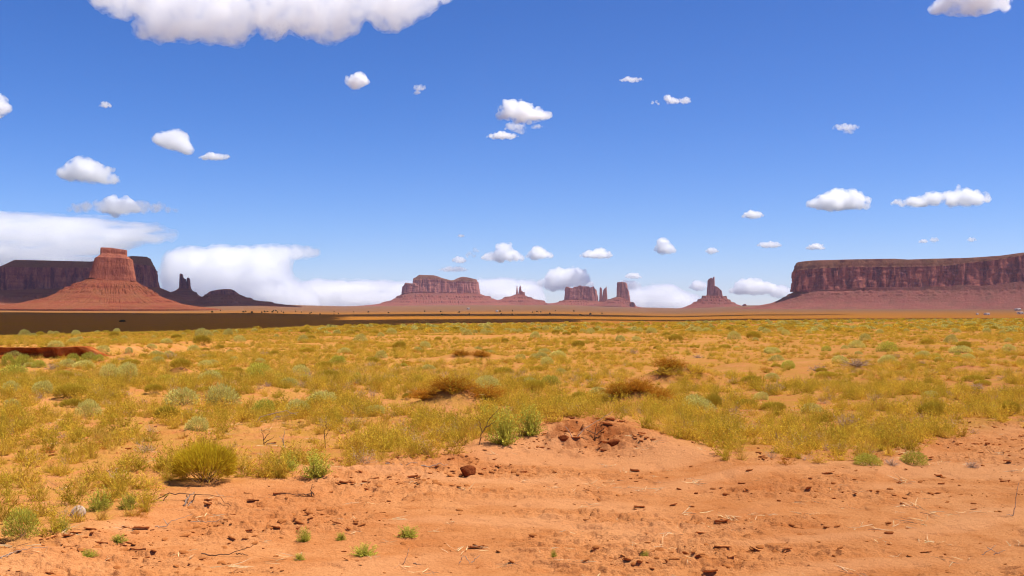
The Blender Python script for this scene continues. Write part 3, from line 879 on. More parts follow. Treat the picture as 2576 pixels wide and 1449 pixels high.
cloud('thin feathery cloud streak upper right of the bright puffy centre cloud', [(1588, 200, 30, 6)], 1.3, 10)
cloud('tiny round cloud leftmost of three in a row right of centre', [(1648, 258, 10, 9)], 2.2, 11)
cloud('largest of three tiny clouds in a row right of centre', [(1682, 246, 12, 10), (1692, 254, 13, 10)], 3, 12)
cloud('faint cloud rightmost of three tiny ones in a row right of centre', [(1722, 253, 15, 9)], 1.8, 13)
cloud('faint ragged cloud high over the left end of the right mesa', [(2128, 319, 32, 9), (2135, 332, 12, 5)], 1.7, 14)
cloud_poly('blunt white cloud with a drooping right tail at the left', [(376, 352), (384, 338), (420, 332), (455, 329), (466, 333), (474, 355), (488, 378), (485, 387), (462, 386), (440, 377), (400, 366)], 70, 5, 20, 3.4, 15, vox=1.6, rough=1.3, thr=0.40)
cloud('small low cloud just right of the drooping-tailed cloud', [(540, 394, 40, 10)], 3, 16)
cloud_poly('wide domed cloud at the left above the lens-shaped cloud', [(130, 440), (150, 436), (165, 420), (195, 405), (212, 397), (230, 403), (255, 416), (295, 426), (290, 440), (306, 452), (300, 460), (270, 460), (170, 453)], 90, 5, 24, 3.4, 17, vox=1.8, rough=1.3, thr=0.40)
cloud('bright double-humped cloud core inside the lens-shaped haze at the left', [(300, 520, 44, 24), (284, 506, 22, 15), (318, 508, 22, 15)], 6, 18, fine=18)
cloud('thin lilac lens of cloud wrapped round the double-humped core', [(300, 520, 140, 17)], 0.9, 19, fine=24, rough=0.5)
cloud('broad bright cloud high over the left half of the right mesa', [(2112, 508, 76, 24), (2120, 492, 44, 20), (2150, 500, 36, 20)], 6, 20, fine=22)
cloud('long cloud with knobbly towers high over the right mesa', [(2300, 508, 56, 11), (2345, 498, 34, 17), (2420, 498, 62, 22), (2405, 478, 16, 16), (2432, 484, 14, 14), (2466, 495, 22, 20)], 5, 21, fine=26)
cloud('small domed cloud left of the broad bright one above the right mesa', [(1893, 541, 27, 10)], 3, 22)
cloud('flat cloud halfway between the lone spire and the right mesa cloud row', [(1936, 615, 29, 9)], 3, 23)
cloud('small flat cloud just above the left end of the right mesa', [(2053, 620, 24, 9)], 3, 24)
cloud('tiny square cloud above the lone thumb-shaped spire', [(1792, 630, 16, 8)], 2.5, 25)
cloud('faint speck of cloud above the right mesa, left of a pair', [(2322, 607, 11, 5)], 1.5, 26)
cloud('faint upright speck of cloud above the right mesa', [(2350, 603, 10, 8)], 1.6, 27)
cloud('faint speck of cloud above the far right of the right mesa', [(2443, 602, 12, 6)], 1.6, 28)
cloud('heaped cloud over the gap between the tall tower and lone spire', [(1672, 626, 27, 13), (1668, 614, 16, 12)], 5, 29)
cloud('flat-based heaped cloud over the castle-like butte', [(1500, 640, 42, 10), (1512, 632, 24, 9)], 4, 30)
cloud('largest pile of cloud in the row above the three-fingered spire', [(1265, 644, 52, 14), (1270, 628, 26, 18)], 6, 31, fine=18)
cloud('domed cloud right of the largest pile above the three-fingered spire', [(1357, 640, 33, 13), (1352, 630, 20, 12)], 5, 32)
cloud('small cloud tuft low above the right half of the centre mesa', [(1155, 654, 17, 9)], 2.6, 33)
cloud('slanting thin tuft of cloud above the right end of the centre mesa', [(1184, 642, 12, 11), (1194, 630, 10, 10)], 1.8, 34)
cloud('flat faint cloud patch just over the centre mesa top', [(1140, 677, 37, 7)], 1.2, 35)
cloud('tall heaped cloud standing right behind the castle-like butte', [(1425, 706, 66, 22), (1408, 690, 34, 18), (1446, 688, 34, 18)], 6, 36, fine=20)
cloud('small cloud puff above the tall flat-topped tower', [(1594, 694, 20, 8)], 3, 37)
cloud('pale cloud behind the tall flat-topped tower', [(1582, 716, 32, 14)], 1.8, 38)
cloud('heaped cloud low between the lone spire and the right mesa', [(1892, 725, 56, 16), (1886, 710, 34, 15), (1925, 722, 30, 14)], 5, 39, fine=20)
cloud('small cloud immediately left of the lone thumb-shaped spire', [(1757, 717, 22, 12)], 3, 40)
cloud('cloud half hidden by the left end of the right mesa', [(1968, 734, 34, 16)], 2.6, 41)
cloud('tiny pale fleck of cloud high above the right end of the centre mesa', [(1160, 593, 9, 4)], 1.3, 42)
# large far layers
cloud_poly('broad anvil storm cloud with a flat top tapering right, behind the shaded spire', [(415, 660), (428, 640), (450, 628), (490, 622), (520, 626), (550, 621), (620, 624), (700, 621), (760, 624), (806, 632), (795, 640), (760, 646), (735, 655), (725, 675), (732, 700), (760, 715), (800, 745), (800, 790), (420, 790), (410, 700)], 420, 7, 40, 2.0, 43, extra=[(690, 640, 20), (705, 639, 19), (722, 638, 18), (738, 637, 16), (752, 636, 14), (765, 635.5, 12.5), (777, 635, 11), (788, 634.5, 9.5), (798, 634, 8)], dist=34000, vox=2.6, rough=0.50, deep=0.5, thr=0.32, nsize=0.6)
cloud_poly('wide veil of cirrus cloud behind the long shaded mesa at the left', [(-160, 545), (0, 540), (100, 541), (220, 548), (330, 560), (430, 574), (465, 584), (440, 596), (390, 606), (330, 615), (240, 640), (230, 720), (-160, 720)], 420, 9, 44, 1.5, 44, dist=33000, vox=5.0, rough=0.35, deep=0.5, thr=0.33, stretch=7.0, nsize=0.35, flat=1.7)
cloud_poly('pale bank of cloud along the horizon left of the centre mesa', [(640, 755), (700, 735), (760, 712), (790, 703), (830, 708), (900, 707), (1000, 710), (1080, 712), (1100, 790), (640, 790)], 300, 8, 30, 1.5, 45, dist=36000, vox=4.0, rough=0.5, deep=0.6, thr=0.30, stretch=3)
cloud_poly('pale bank of cloud along the horizon between centre mesa and three-fingered spire', [(1180, 715), (1205, 704), (1260, 700), (1330, 706), (1360, 712), (1380, 790), (1180, 790)], 180, 8, 26, 1.3, 46, dist=36000, vox=3.5, rough=0.5, deep=0.6, thr=0.30, stretch=3)
cloud_poly('pale low bank of cloud between the tall tower and the lone spire', [(1570, 735), (1600, 722), (1650, 718), (1690, 715), (1720, 735), (1760, 745), (1790, 790), (1560, 790)], 160, 8, 24, 1.2, 47, dist=36000, vox=3.5, rough=0.5, deep=0.6, thr=0.30, stretch=3)

# clouds overhead, above the picture, that shade the plain and the left mesa
def overhead(label, poly_puffs, h, thick, seed):
    """puffs (x, y, rx, ry) of the shadow on the ground; the cloud stands towards the sun"""
    ox, oy = SUNV.x / SUNV.z * h, SUNV.y / SUNV.z * h
    rnd = random.Random(seed)
    cx = sum(p[0] for p in poly_puffs) / len(poly_puffs); cyy = sum(p[1] for p in poly_puffs) / len(poly_puffs)
    blobs = []
    for (x, y, rx, ry) in poly_puffs:
        r = min(rx, ry) * 0.42
        m = int(max(10, 7 * rx * ry / (r * r) * 0.5))
        for i in range(m):
            a = rnd.uniform(0, 2 * math.pi); q = math.sqrt(rnd.uniform(0, 1))
            r2 = r * rnd.uniform(0.8, 1.15)
            blobs.append((x - cx + math.cos(a) * q * (rx - r2), y - cyy + math.sin(a) * q * (ry - r2), rnd.uniform(-.15, .15) * thick, r2, r2, thick * rnd.uniform(0.8, 1.1)))
    me = cloud_mesh(blobs, 0, 0)
    me.materials.append(cloud_mat(4.0 / thick, 0.5))
    o = obj('cloud', me, None, (cx + ox, cyy + oy, h))
    sz = max(max(p[2], p[3]) for p in poly_puffs)
    md = o.modifiers.new('melt', 'REMESH'); md.mode = 'VOXEL'; md.voxel_size = max(thick * 0.35, sz / 60)
    dm = o.modifiers.new('puff', 'DISPLACE'); dm.texture = cloud_tex(thick * 1.6); dm.strength = thick * 0.9; dm.mid_level = 0.5
    return tag(o, label, 'cloud')

overhead('cloud overhead whose shadow darkens the plain before the sunlit butte', [(-760, 800, 580, 680), (-340, 1080, 190, 470), (-250, 690, 200, 420), (-560, 1470, 420, 190)], 900, 60, 201)
overhead('long thin cloud overhead that lays the far dark stripe on the plain', [(-120, 1500, 420, 165), (180, 1480, 300, 85)], 900, 36, 202)
overhead('long thin cloud overhead that lays the near dark stripe on the plain', [(210, 1075, 340, 62), (-90, 980, 160, 120)], 900, 36, 203)
overhead('wide cloud overhead that keeps the long mesa at the left in shade', [(-1650, 3480, 820, 440), (-1150, 3950, 470, 600), (-1400, 4600, 640, 520), (-2150, 3250, 560, 460)], 1750, 130, 204)
# ------------------------------------------------------------------ plants
def leaf_mat(name, base, tip, vary=0.35, trans=0.35):
    """base and tip colours along each blade, a tint per blade and a little per plant"""
    k = NT(name)
    col = k.mix(k.attr('along'), tuple(c * ALB for c in base), tuple(c * ALB for c in tip))
    t = k.attr('tint')
    v = k.math('ADD', 1.0 - vary * 0.5, k.math('MULTIPLY', t, vary))
    oi = k.n('ShaderNodeObjectInfo')
    v = k.math('MULTIPLY', v, k.math('ADD', 0.84, k.math('MULTIPLY', oi.outputs['Random'], 0.32)))
    hs = k.n('ShaderNodeHueSaturation')
    k.l(k.math('ADD', 0.485, k.math('MULTIPLY', t, 0.03)), hs.inputs['Hue'])
    k.l(v, hs.inputs['Value'])
    k.l(col, hs.inputs['Color'])
    d = k.n('ShaderNodeBsdfDiffuse'); tr = k.n('ShaderNodeBsdfTranslucent')
    k.l(hs.outputs[0], d.inputs['Color']); k.l(hs.outputs[0], tr.inputs['Color'])
    mx = k.n('ShaderNodeMixShader'); mx.inputs[0].default_value = trans
    k.l(d.outputs[0], mx.inputs[1]); k.l(tr.outputs[0], mx.inputs[2])
    k.l(mx.outputs[0], k.out.inputs['Surface'])
    return k.m

M_SAGE = leaf_mat('sage_leaf', (0.35, 0.23, 0.030), (0.74, 0.70, 0.21))
M_RABBIT = leaf_mat('rabbitbrush_twig', (0.46, 0.29, 0.025), (0.90, 0.64, 0.032), 0.35, 0.5)
M_OLIVE = leaf_mat('olive_twig', (0.38, 0.24, 0.026), (0.60, 0.44, 0.042))
M_GREEN = leaf_mat('green_leaf', (0.31, 0.26, 0.027), (0.60, 0.57, 0.085))
M_WEED = leaf_mat('dry_weed', (0.60, 0.345, 0.055), (0.71, 0.480, 0.042), 0.55, 0.45)
M_GRASS = leaf_mat('straw_grass', (0.67, 0.395, 0.085), (0.81, 0.535, 0.095), 0.5, 0.45)
M_BROWN = leaf_mat('brown_twigs', (0.38, 0.145, 0.014), (0.54, 0.235, 0.024), 0.4)
M_GREY = leaf_mat('grey_dead_twigs', (0.36, 0.22, 0.13), (0.56, 0.40, 0.28), 0.4, 0.1)
M_STEM = leaf_mat('woody_stem', (0.17, 0.09, 0.045), (0.26, 0.15, 0.08), 0.3, 0.0)

def unit(v): return v / (np.linalg.norm(v, axis=-1, keepdims=True) + 1e-9)

def blades(P, D, Ln, W, rng, bend=0.25, a0=0.0, a1=1.0):
    """thin tapering two-segment blades from P along D"""
    n = len(P)
    Ln = np.broadcast_to(Ln, (n,))[:, None]; W = np.broadcast_to(W, (n,))[:, None]
    D = unit(D)
    side = unit(np.cross(D, unit(rng.normal(size=(n, 3)))))
    bn = unit(np.cross(side, D)) * rng.uniform(-1, 1, (n, 1)) * bend
    mid = P + D * Ln * 0.55 + bn * Ln * 0.18
    tip = P + D * Ln + bn * Ln * 0.75
    V = np.stack([P - side * W * 0.5, P + side * W * 0.5, mid + side * W * 0.5, mid - side * W * 0.5, tip], 1).reshape(-1, 3)
    i = np.arange(n)[:, None] * 5
    q = i + np.array([[0, 1, 2, 3]]); t = i + np.array([[3, 2, 4]])
    tint = np.repeat(rng.uniform(0, 1, n), 5)
    al = np.tile([a0, a0, a0 * 0.45 + a1 * 0.55, a0 * 0.45 + a1 * 0.55, a1], n)
    return V, q, t, tint, al

def join(parts):
    V, Q, T, TI, AL = [], [], [], [], []
    o = 0
    for v, q, t, ti, al in parts:
        V.append(v); Q.append(q + o); T.append(t + o); TI.append(ti); AL.append(al); o += len(v)
    return np.vstack(V), np.vstack(Q), np.vstack(T), np.concatenate(TI), np.concatenate(AL)

def plant_mesh(name, parts, mat):
    v, q, t, ti, al = join(parts)
    return mesh_np(name, v, [q, t], mat, False, {'tint': ti, 'along': al})

def dome_dirs(n, rng, low=-0.15):
    z = rng.uniform(low, 1, n); a = rng.uniform(0, 2 * np.pi, n)
    s = np.sqrt(1 - z * z)
    return np.stack([s * np.cos(a), s * np.sin(a), z], -1)

def lobes(d, rng, k=7, amp=0.28):
    c = dome_dirs(k, rng, 0.0)
    m = np.max(d @ c.T, axis=1)
    return 1 - amp + amp * 1.25 * np.clip((m - 0.55) / 0.45, 0, 1)

def dome_shrub(seed, n=1700, h=0.62, ln=0.075, w=0.011, up=0.5, shell=0.45, mat=None, name='foliage'):
    """rounded shrub, unit wide, of many short sprigs filling the outer part of a lobed dome"""
    rng = np.random.default_rng(seed)
    d = dome_dirs(n, rng, -0.05)
    R = lobes(d, rng) * (shell + (1 - shell) * rng.uniform(0, 1, n) ** 0.45)
    P = d * R[:, None] * [0.47, 0.47, h * 0.88] + [0, 0, 0.05]
    D = d * 0.8 + [0, 0, up] + rng.normal(size=(n, 3)) * 0.40
    a0 = 0.0
    b = blades(P, D, ln * rng.uniform(0.6, 1.5, n), w * rng.uniform(0.7, 1.3, n), rng, 0.3)
    # colour runs from the woody inside to the leafy outside
    al = b[4] * 0.45 + np.repeat(np.clip((R - 0.4) / 0.6, 0, 1), 5) * 0.55
    return plant_mesh(name, [(b[0], b[1], b[2], b[3], al)], mat)

def broom_shrub(seed, n=1900, h=0.62, mat=None, name='foliage', w=0.0075):
    """fan of upright thin twigs ending on a flat-topped dome"""
    rng = np.random.default_rng(seed)
    d = dome_dirs(n, rng, 0.02)
    L = lobes(d, rng, 9, 0.22)
    end = d * L[:, None] * [0.5, 0.5, h]
    end[:, 2] = h * (0.12 + 0.88 * np.clip(end[:, 2] / h, 0, 1) ** 0.55) * (0.85 + 0.15 * rng.uniform(0, 1, n))
    st = end * [0.30, 0.30, 0.06] + rng.normal(size=(n, 3)) * [0.03, 0.03, 0.01]
    f = rng.uniform(0.45, 0.9, n)[:, None]
    P = st * (1 - f) + end * f
    b = blades(P, (end - P) + rng.normal(size=(n, 3)) * 0.045, np.linalg.norm(end - P, axis=1) * rng.uniform(0.8, 1.15, n), w, rng, 0.2)
    al = b[4] * 0.5 + np.repeat(np.clip(end[:, 2] / h * 1.1 - 0.25, 0, 1), 5) * 0.5
    return plant_mesh(name, [(b[0], b[1], b[2], b[3], al)], mat)

def stems_mesh(seed, n=36, h=0.5, spread=0.42, w=0.012, mat=None, name='stem'):
    rng = np.random.default_rng(seed)
    d = dome_dirs(n, rng, 0.15)
    end = d * [spread, spread, h]
    P = rng.normal(size=(n, 3)) * [0.05, 0.05, 0.0] - [0, 0, 0.03]
    return plant_mesh(name, [blades(P, end - P, np.linalg.norm(end, axis=1), w, rng, 0.35)], mat)

def forb(seed, nst=55, per=20, h=0.6, mat=None, leaf=0.05, lw=0.013, name='foliage', lean=0.55, stemw=0.006):
    """loose weed: wiry stems set with small leaves"""
    rng = np.random.default_rng(seed)
    d = dome_dirs(nst, rng, 0.12)
    end = d * [0.5 * lean / 0.55, 0.5 * lean / 0.55, h] * rng.uniform(0.6, 1.08, (nst, 1))
    st = rng.normal(size=(nst, 3)) * [0.07, 0.07, 0]
    parts = [blades(st, end - st, np.linalg.norm(end - st, axis=1), stemw, rng, 0.15, 0.0, 0.7)]
    f = rng.uniform(0.12, 1.0, (nst, per, 1))
    P = (st[:, None] * (1 - f) + end[:, None] * f).reshape(-1, 3) + rng.normal(size=(nst * per, 3)) * 0.012
    ax = np.repeat(unit(end - st), per, axis=0)
    D = ax * 0.7 + rng.normal(size=P.shape) * 0.65
    b = blades(P, D, leaf * rng.uniform(0.5, 1.4, len(P)), lw * rng.uniform(0.6, 1.3, len(P)), rng, 0.4)
    al = b[4] * 0.4 + np.repeat(f.reshape(-1), 5) * 0.6
    parts.append((b[0], b[1], b[2], b[3], al))
    return plant_mesh(name, parts, mat)

def tuft(seed, n=110, h=0.6, spread=0.5, w=0.009, mat=None, name='tuft'):
    rng = np.random.default_rng(seed)
    d = dome_dirs(n, rng, 0.25)
    end = d * [spread, spread, h] * rng.uniform(0.5, 1.1, (n, 1))
    P = rng.normal(size=(n, 3)) * [0.09, 0.09, 0]
    return plant_mesh(name, [blades(P, end - P, np.linalg.norm(end - P, axis=1), w, rng, 0.5)], mat)

# ---- single shrubs, one object each
SH = {}
def proto(kind):
    """a few meshes per kind: (foliage, stem)"""
    if kind not in SH:
        mk = {
            'sage': lambda s: (dome_shrub(s, 2100, 0.62, 0.075, 0.0105, 0.5, 0.45, M_SAGE), stems_mesh(s + 50, 34, 0.34, 0.34, 0.014, M_STEM)),
            'olive': lambda s: (broom_shrub(s, 2000, 0.62, M_OLIVE), stems_mesh(s + 50, 30, 0.30, 0.3, 0.012, M_STEM)),
            'rabbit': lambda s: (broom_shrub(s, 3800, 0.60, M_RABBIT, w=0.0068), stems_mesh(s + 50, 60, 0.36, 0.36, 0.010, M_STEM)),
            'green': lambda s: (dome_shrub(s, 2000, 0.65, 0.08, 0.011, 0.6, 0.4, M_GREEN), stems_mesh(s + 50, 34, 0.34, 0.3, 0.014, M_STEM)),
            'forb': lambda s: (forb(s, 105, 26, 0.80, M_GREEN, 0.055, 0.014), stems_mesh(s + 50, 22, 0.7, 0.35, 0.006, M_STEM)),
            'weed': lambda s: (forb(s, 80, 26, 0.62, M_WEED, 0.045, 0.010), stems_mesh(s + 50, 22, 0.5, 0.4, 0.007, M_STEM)),
            'brown': lambda s: (forb(s, 300, 16, 0.42, M_BROWN, 0.08, 0.006, lean=0.60), stems_mesh(s + 50, 40, 0.3, 0.4, 0.006, M_STEM)),
            'grey': lambda s: (forb(s, 60, 22, 0.50, M_GREY, 0.06, 0.007), stems_mesh(s + 50, 40, 0.4, 0.4, 0.008, M_STEM)),
        }[kind]
        SH[kind] = [mk(100 * i + len(SH) * 7 + 3) for i in range(3 if kind != 'rabbit' else 1)]
    return SH[kind]

KIND_NAME = {'sage': ('sagebrush', 'shrub'), 'olive': ('rabbitbrush', 'shrub'), 'rabbit': ('rabbitbrush', 'shrub'), 'green': ('greasewood_shrub', 'shrub'),
             'forb': ('green_weed', 'weed'), 'weed': ('dry_weed', 'weed'), 'brown': ('brown_brush', 'brush'), 'grey': ('dead_bush', 'dead bush')}
rnd = random.Random(7)
TAKEN = []
OPEN = []
def first_hit(px, py):
    """where the sight line first meets the ground"""
    X, Y_, Z_ = ray(px, py)
    s0 = -CAMZ / Z_
    s = s0 * np.linspace(0.6, 1.25, 900)
    below = (CAMZ + Z_ * s) < H(X * s, Y_ * s)
    i = int(np.argmax(below)) if below.any() else 560
    return X * s[i], Y_ * s[i]

def shrub(kind, px, py, w, h, label, group=None, parts=True):
    x, y = first_hit(px, py)
    k = y / FOC
    i = rnd.randrange(len(proto(kind)))
    fo, st = proto(kind)[i]
    zmax = {'sage': .66, 'olive': .62, 'rabbit': .62, 'green': .70, 'forb': .82, 'weed': .64, 'brown': .44, 'grey': .52}[kind]
    if kind == 'forb': w *= 1.08; h *= 1.1
    sx = w * k; sz = h * k / zmax
    y += sx * 0.35
    nm, cat = KIND_NAME[kind]
    e = empty(nm, (x, y, HP(x, y) - 0.02 * sx))
    e.scale = (sx, sx * 0.95, sz)
    e.rotation_euler = (0, 0, rnd.uniform(0, 6.28))
    obj('foliage', fo, e)
    if parts: obj('stem', st, e)
    TAKEN.append((x, y, sx * 0.5))
    if kind in ('sage', 'olive', 'green', 'rabbit'): OPEN.append((x, y, sx * 0.5))
    return tag(e, label, cat, group)

shrub('rabbit', 500, 1223, 172, 116, 'big golden yellow rabbitbrush at the edge of the bare red sand, left foreground')
shrub('sage', 448, 1022, 96, 48, 'left of the two large grey-green sagebrushes standing side by side on bare sand')
shrub('sage', 546, 1027, 104, 60, 'right and taller of the two large grey-green sagebrushes standing side by side')
shrub('olive', 412, 1052, 68, 38, 'round yellow-green shrub just in front of the pair of large sagebrushes')
shrub('green', 657, 1042, 72, 40, 'round green shrub with a dead twig lying before it, right of the large sagebrush pair')
shrub('sage', 806, 1022, 92, 38, 'wide low pale sagebrush right of the round green shrub with the dead twig')
shrub('sage', 745, 1037, 66, 34, 'pale sagebrush half sunk in dry weeds left of the wide low pale one')
shrub('sage', 490, 1085, 70, 44, 'pale sagebrush rising out of the tall dry weeds below the large sagebrush pair')
shrub('sage', 213, 1052, 68, 46, 'pale-topped sagebrush with a yellow middle alone above the weeds at the left')
shrub('sage', 100, 994, 62, 38, 'round grey sagebrush on open sand near the left edge')
shrub('olive', 165, 1008, 92, 46, 'ragged dark olive shrub just right of the round grey sagebrush at the left')
shrub('sage', 20, 987, 52, 36, 'olive grey sagebrush touching the left edge')
shrub('grey', 275, 1007, 52, 30, 'small brownish half-dead bush on the slope right of the ragged olive shrub')
shrub('olive', 380, 994, 54, 26, 'low olive shrub behind the gap left of the large sagebrush pair')
shrub('sage', 268, 952, 60, 40, 'left half of a broad pale grey thicket below the red bank')
shrub('sage', 312, 950, 70, 42, 'right half of a broad pale grey thicket below the red bank')
shrub('green', 180, 915, 42, 28, 'round bright green shrub standing before the red bank')
shrub('green', 216, 912, 46, 28, 'wider green shrub right of the round bright green one before the red bank')
shrub('green', 244, 910, 32, 20, 'smallest and rightmost green shrub at the end of the red bank')
shrub('green', 52, 922, 50, 34, 'tall dark green shrub before the left part of the red bank')
shrub('green', 92, 926, 40, 22, 'low green shrub right of the tall dark green one before the red bank')
shrub('green', 14, 922, 44, 36, 'green shrub before the red bank at the left edge')
shrub('green', 24, 946, 78, 34, 'broad bright green shrub patch lowest at the left edge under the red bank')
shrub('sage', 322, 893, 24, 16, 'small pale sagebrush on open sand right of the red bank')
shrub('olive', 355, 902, 26, 14, 'small yellow-green shrub right of the small pale sagebrush near the red bank')
shrub('sage', 390, 898, 44, 18, 'pale sagebrush, left of a close row of two on the sand right of the bank')
shrub('sage', 422, 896, 34, 15, 'pale sagebrush, right of a close row of two on the sand right of the bank')
shrub('olive', 448, 938, 58, 30, 'dark olive shrub on a red hummock left of centre')
shrub('green', 648, 942, 72, 34, 'broad green and yellow shrub midway up the plain left of centre')
shrub('sage', 752, 942, 52, 24, 'grey sagebrush right of the broad green and yellow shrub')
shrub('green', 898, 954, 27, 19, 'small round green shrub alone on sand left of the brown mound')
shrub('sage', 957, 902, 34, 22, 'dark grey shrub above the sand left of the farther brown hummock')
shrub('olive', 1022, 1005, 26, 18, 'tiny bright yellow-green tuft left of the brown mound')
shrub('olive', 1457, 1008, 42, 24, 'round yellow-green shrub between the two brown mounds')
shrub('olive', 1267, 945, 60, 24, 'yellow-green twin-humped shrub behind the sand between the brown mounds')
shrub('olive', 1797, 1030, 48, 42, 'round green ball of a shrub alone on sand right of centre')
shrub('olive', 2350, 1054, 68, 44, 'round olive green ball of a shrub before the sand at the right')
shrub('olive', 2548, 1046, 54, 42, 'olive green shrub at the right edge')
shrub('sage', 1945, 888, 50, 17, 'blue-grey sagebrush far out on the plain right of the brown rise')
shrub('green', 2240, 885, 62, 28, 'dark green shrub far out on the plain near the right')
shrub('sage', 2425, 888, 60, 20, 'blue-grey sagebrush with a dark right end, far out at the right')
shrub('sage', 2544, 882, 36, 18, 'pale green sagebrush far out by the right edge')
shrub('grey', 2165, 932, 100, 26, 'wide grey dead bush on a hummock at the right')
shrub('grey', 2140, 1085, 88, 56, 'dark straggly half-dead bush with a black base among the weeds at the right')
shrub('sage', 1310, 905, 34, 16, 'small grey sagebrush right of the farther brown hummock')
shrub('sage', 1345, 902, 30, 14, 'pale sagebrush next right of the small grey one by the far hummock')
shrub('brown', 1070, 1010, 120, 30, 'left end clump of dark brown brush crowning the brown mound at the centre')
shrub('brown', 1135, 1004, 150, 40, 'middle clump of dark brown brush crowning the brown mound at the centre')
shrub('brown', 1210, 1012, 150, 36, 'right end clump of dark brown brush crowning the brown mound at the centre')
shrub('brown', 1560, 1006, 100, 32, 'left clump of dark brown brush on the second brown mound, right of centre')
shrub('brown', 1608, 1002, 110, 40, 'middle clump of dark brown brush on the second brown mound, right of centre')
shrub('brown', 1655, 1010, 110, 34, 'right clump of dark brown brush on the second brown mound, right of centre')
shrub('brown', 1210, 902, 60, 20, 'dark brown brush on the farther hummock at the centre')
shrub('brown', 1160, 900, 60, 16, 'ragged brown brush on the left side of the farther hummock at the centre')
shrub('brown', 1690, 940, 100, 32, 'brown brush along the left shoulder of the weedy rise right of centre')
shrub('weed', 1680, 958, 110, 34, 'olive weeds at the foot of the weedy rise right of centre')
shrub('weed', 1760, 950, 90, 30, 'olive weeds on the right shoulder of the weedy rise right of centre')
shrub('forb', 1268, 1128, 96, 104, 'tall bright green weed bush at the lip of the sand, centre foreground')
shrub('forb', 1335, 1102, 86, 84, 'green-yellow weed bush behind and right of the tall bright green one')
shrub('forb', 1225, 1062, 70, 50, 'pale green weed between the brown mound and the tall bright green weed bush')
shrub('forb', 790, 1215, 92, 78, 'blue-green leafy weed on bare sand right of the golden rabbitbrush')
shrub('weed', 655, 1205, 100, 54, 'sparse yellow-green weed between the golden rabbitbrush and the blue-green weed')
shrub('forb', 715, 1190, 76, 50, 'sparse greenish weed just left of the blue-green leafy weed')
shrub('green', 36, 1362, 96, 78, 'dense dark green weed bush at the left edge of the foreground')
shrub('forb', 238, 1290, 74, 62, 'upright green weed right behind the ribbed grey husk')
shrub('forb', 315, 1285, 66, 44, 'lower thin green weed right of the one behind the ribbed husk')
shrub('forb', 150, 1340, 46, 44, 'thin green sprig between the dark green bush and the ribbed husk')
shrub('forb', 762, 1366, 46, 40, 'small green sprig alone on the bare foreground sand')
shrub('forb', 1024, 1358, 68, 32, 'low spreading green sprig on the foreground sand below the centre')
shrub('forb', 912, 1402, 80, 36, 'loose green sprigs with straw on the foreground sand')
shrub('forb', 856, 1362, 34, 22, 'tiny thin sprig right of the small green sprig on the sand')
shrub('forb', 750, 1412, 36, 20, 'tiny faint sprig below the small green sprig on the sand')
shrub('forb', 214, 1402, 54, 22, 'scrappy green sprig on cracked crust at the lower left')
shrub('forb', 290, 1372, 56, 24, 'scrappy grey-green sprig on cracked crust below the ribbed husk')
shrub('forb', 1393, 1402, 20, 24, 'lone little green sprig at the lower centre')
shrub('forb', 1625, 1405, 30, 30, 'wispy sprig right of the lone little green sprig')
shrub('green', 2190, 1173, 76, 34, 'low green bush at the sand edge right, left of a close pair')
shrub('green', 2308, 1172, 78, 36, 'low green bush at the sand edge right, right of a close pair')
shrub('grey', 2250, 1176, 56, 24, 'bleached dead stems between the low green bush pair at the right')
shrub('grey', 2455, 1180, 52, 22, 'dry brown bush remnant on the sand at the right')

# ---- repeats farther out: shrubs too many to tell apart, still one object each
def clear(x, y, s):
    for a, b, c in TAKEN:
        if (a - x) ** 2 + (b - y) ** 2 < (s * 0.5 + c * 0.9) ** 2: return False
    return True
rows_ = [
    ('sage', 62, 18, 52, 0.50, 'small grey-green sagebrush, one of many on the middle of the plain', 'sagebrush dotted over the middle plain', 0.30, 0.5),
    ('olive', 46, 18, 52, 0.50, 'small yellow-green shrub, one of many on the middle of the plain', 'yellow-green shrubs dotted over the middle plain', 0.29, 0.5),
    ('green', 22, 18, 52, 0.45, 'small dark green shrub, one of several on the middle of the plain', 'green shrubs dotted over the middle plain', 0.29, 0.5),
    ('grey', 26, 17, 46, 0.50, 'small brown-grey dead bush, one of many on the middle of the plain', 'dead bushes dotted over the middle plain', 0.36, 0.5),
    ('sage', 60, 52, 100, 0.70, 'tiny far sagebrush, one of many toward the far edge of the lit plain', 'far sagebrush on the lit plain', 0.40, 0.5),
    ('olive', 36, 52, 100, 0.70, 'tiny far yellow-green shrub, one of many toward the far edge of the lit plain', 'far yellow-green shrubs on the lit plain', 0.38, 0.5)]
SCRUB_PTS = []
for kind, cnt, r0, r1, size, label, group, hh, _ in rows_:
    nm, cat = KIND_NAME[kind]
    placed = 0; guard = 0
    while placed < cnt and guard < cnt * 60:
        guard += 1
        r = math.sqrt(rnd.uniform(r0 * r0, r1 * r1)) if r1 > 60 else rnd.uniform(r0, r1)
        a = rnd.uniform(-0.455, 0.455)
        x = a * r; y = r
        if y < np.interp(a, BARE_T, BARE_R) + 3: continue
        s = size * rnd.uniform(0.6, 1.35)
        if not clear(x, y, s): continue
        m = rnd.choice(proto(kind))[0]
        o = obj(nm, m, None, (x, y, HP(x, y) - 0.02))
        o.scale = (s, s, s * hh / 0.42 * rnd.uniform(0.8, 1.15))
        o.rotation_euler = (0, 0, rnd.uniform(0, 6.28))
        tag(o, label, cat, group)
        TAKEN.append((x, y, s * 0.5)); placed += 1
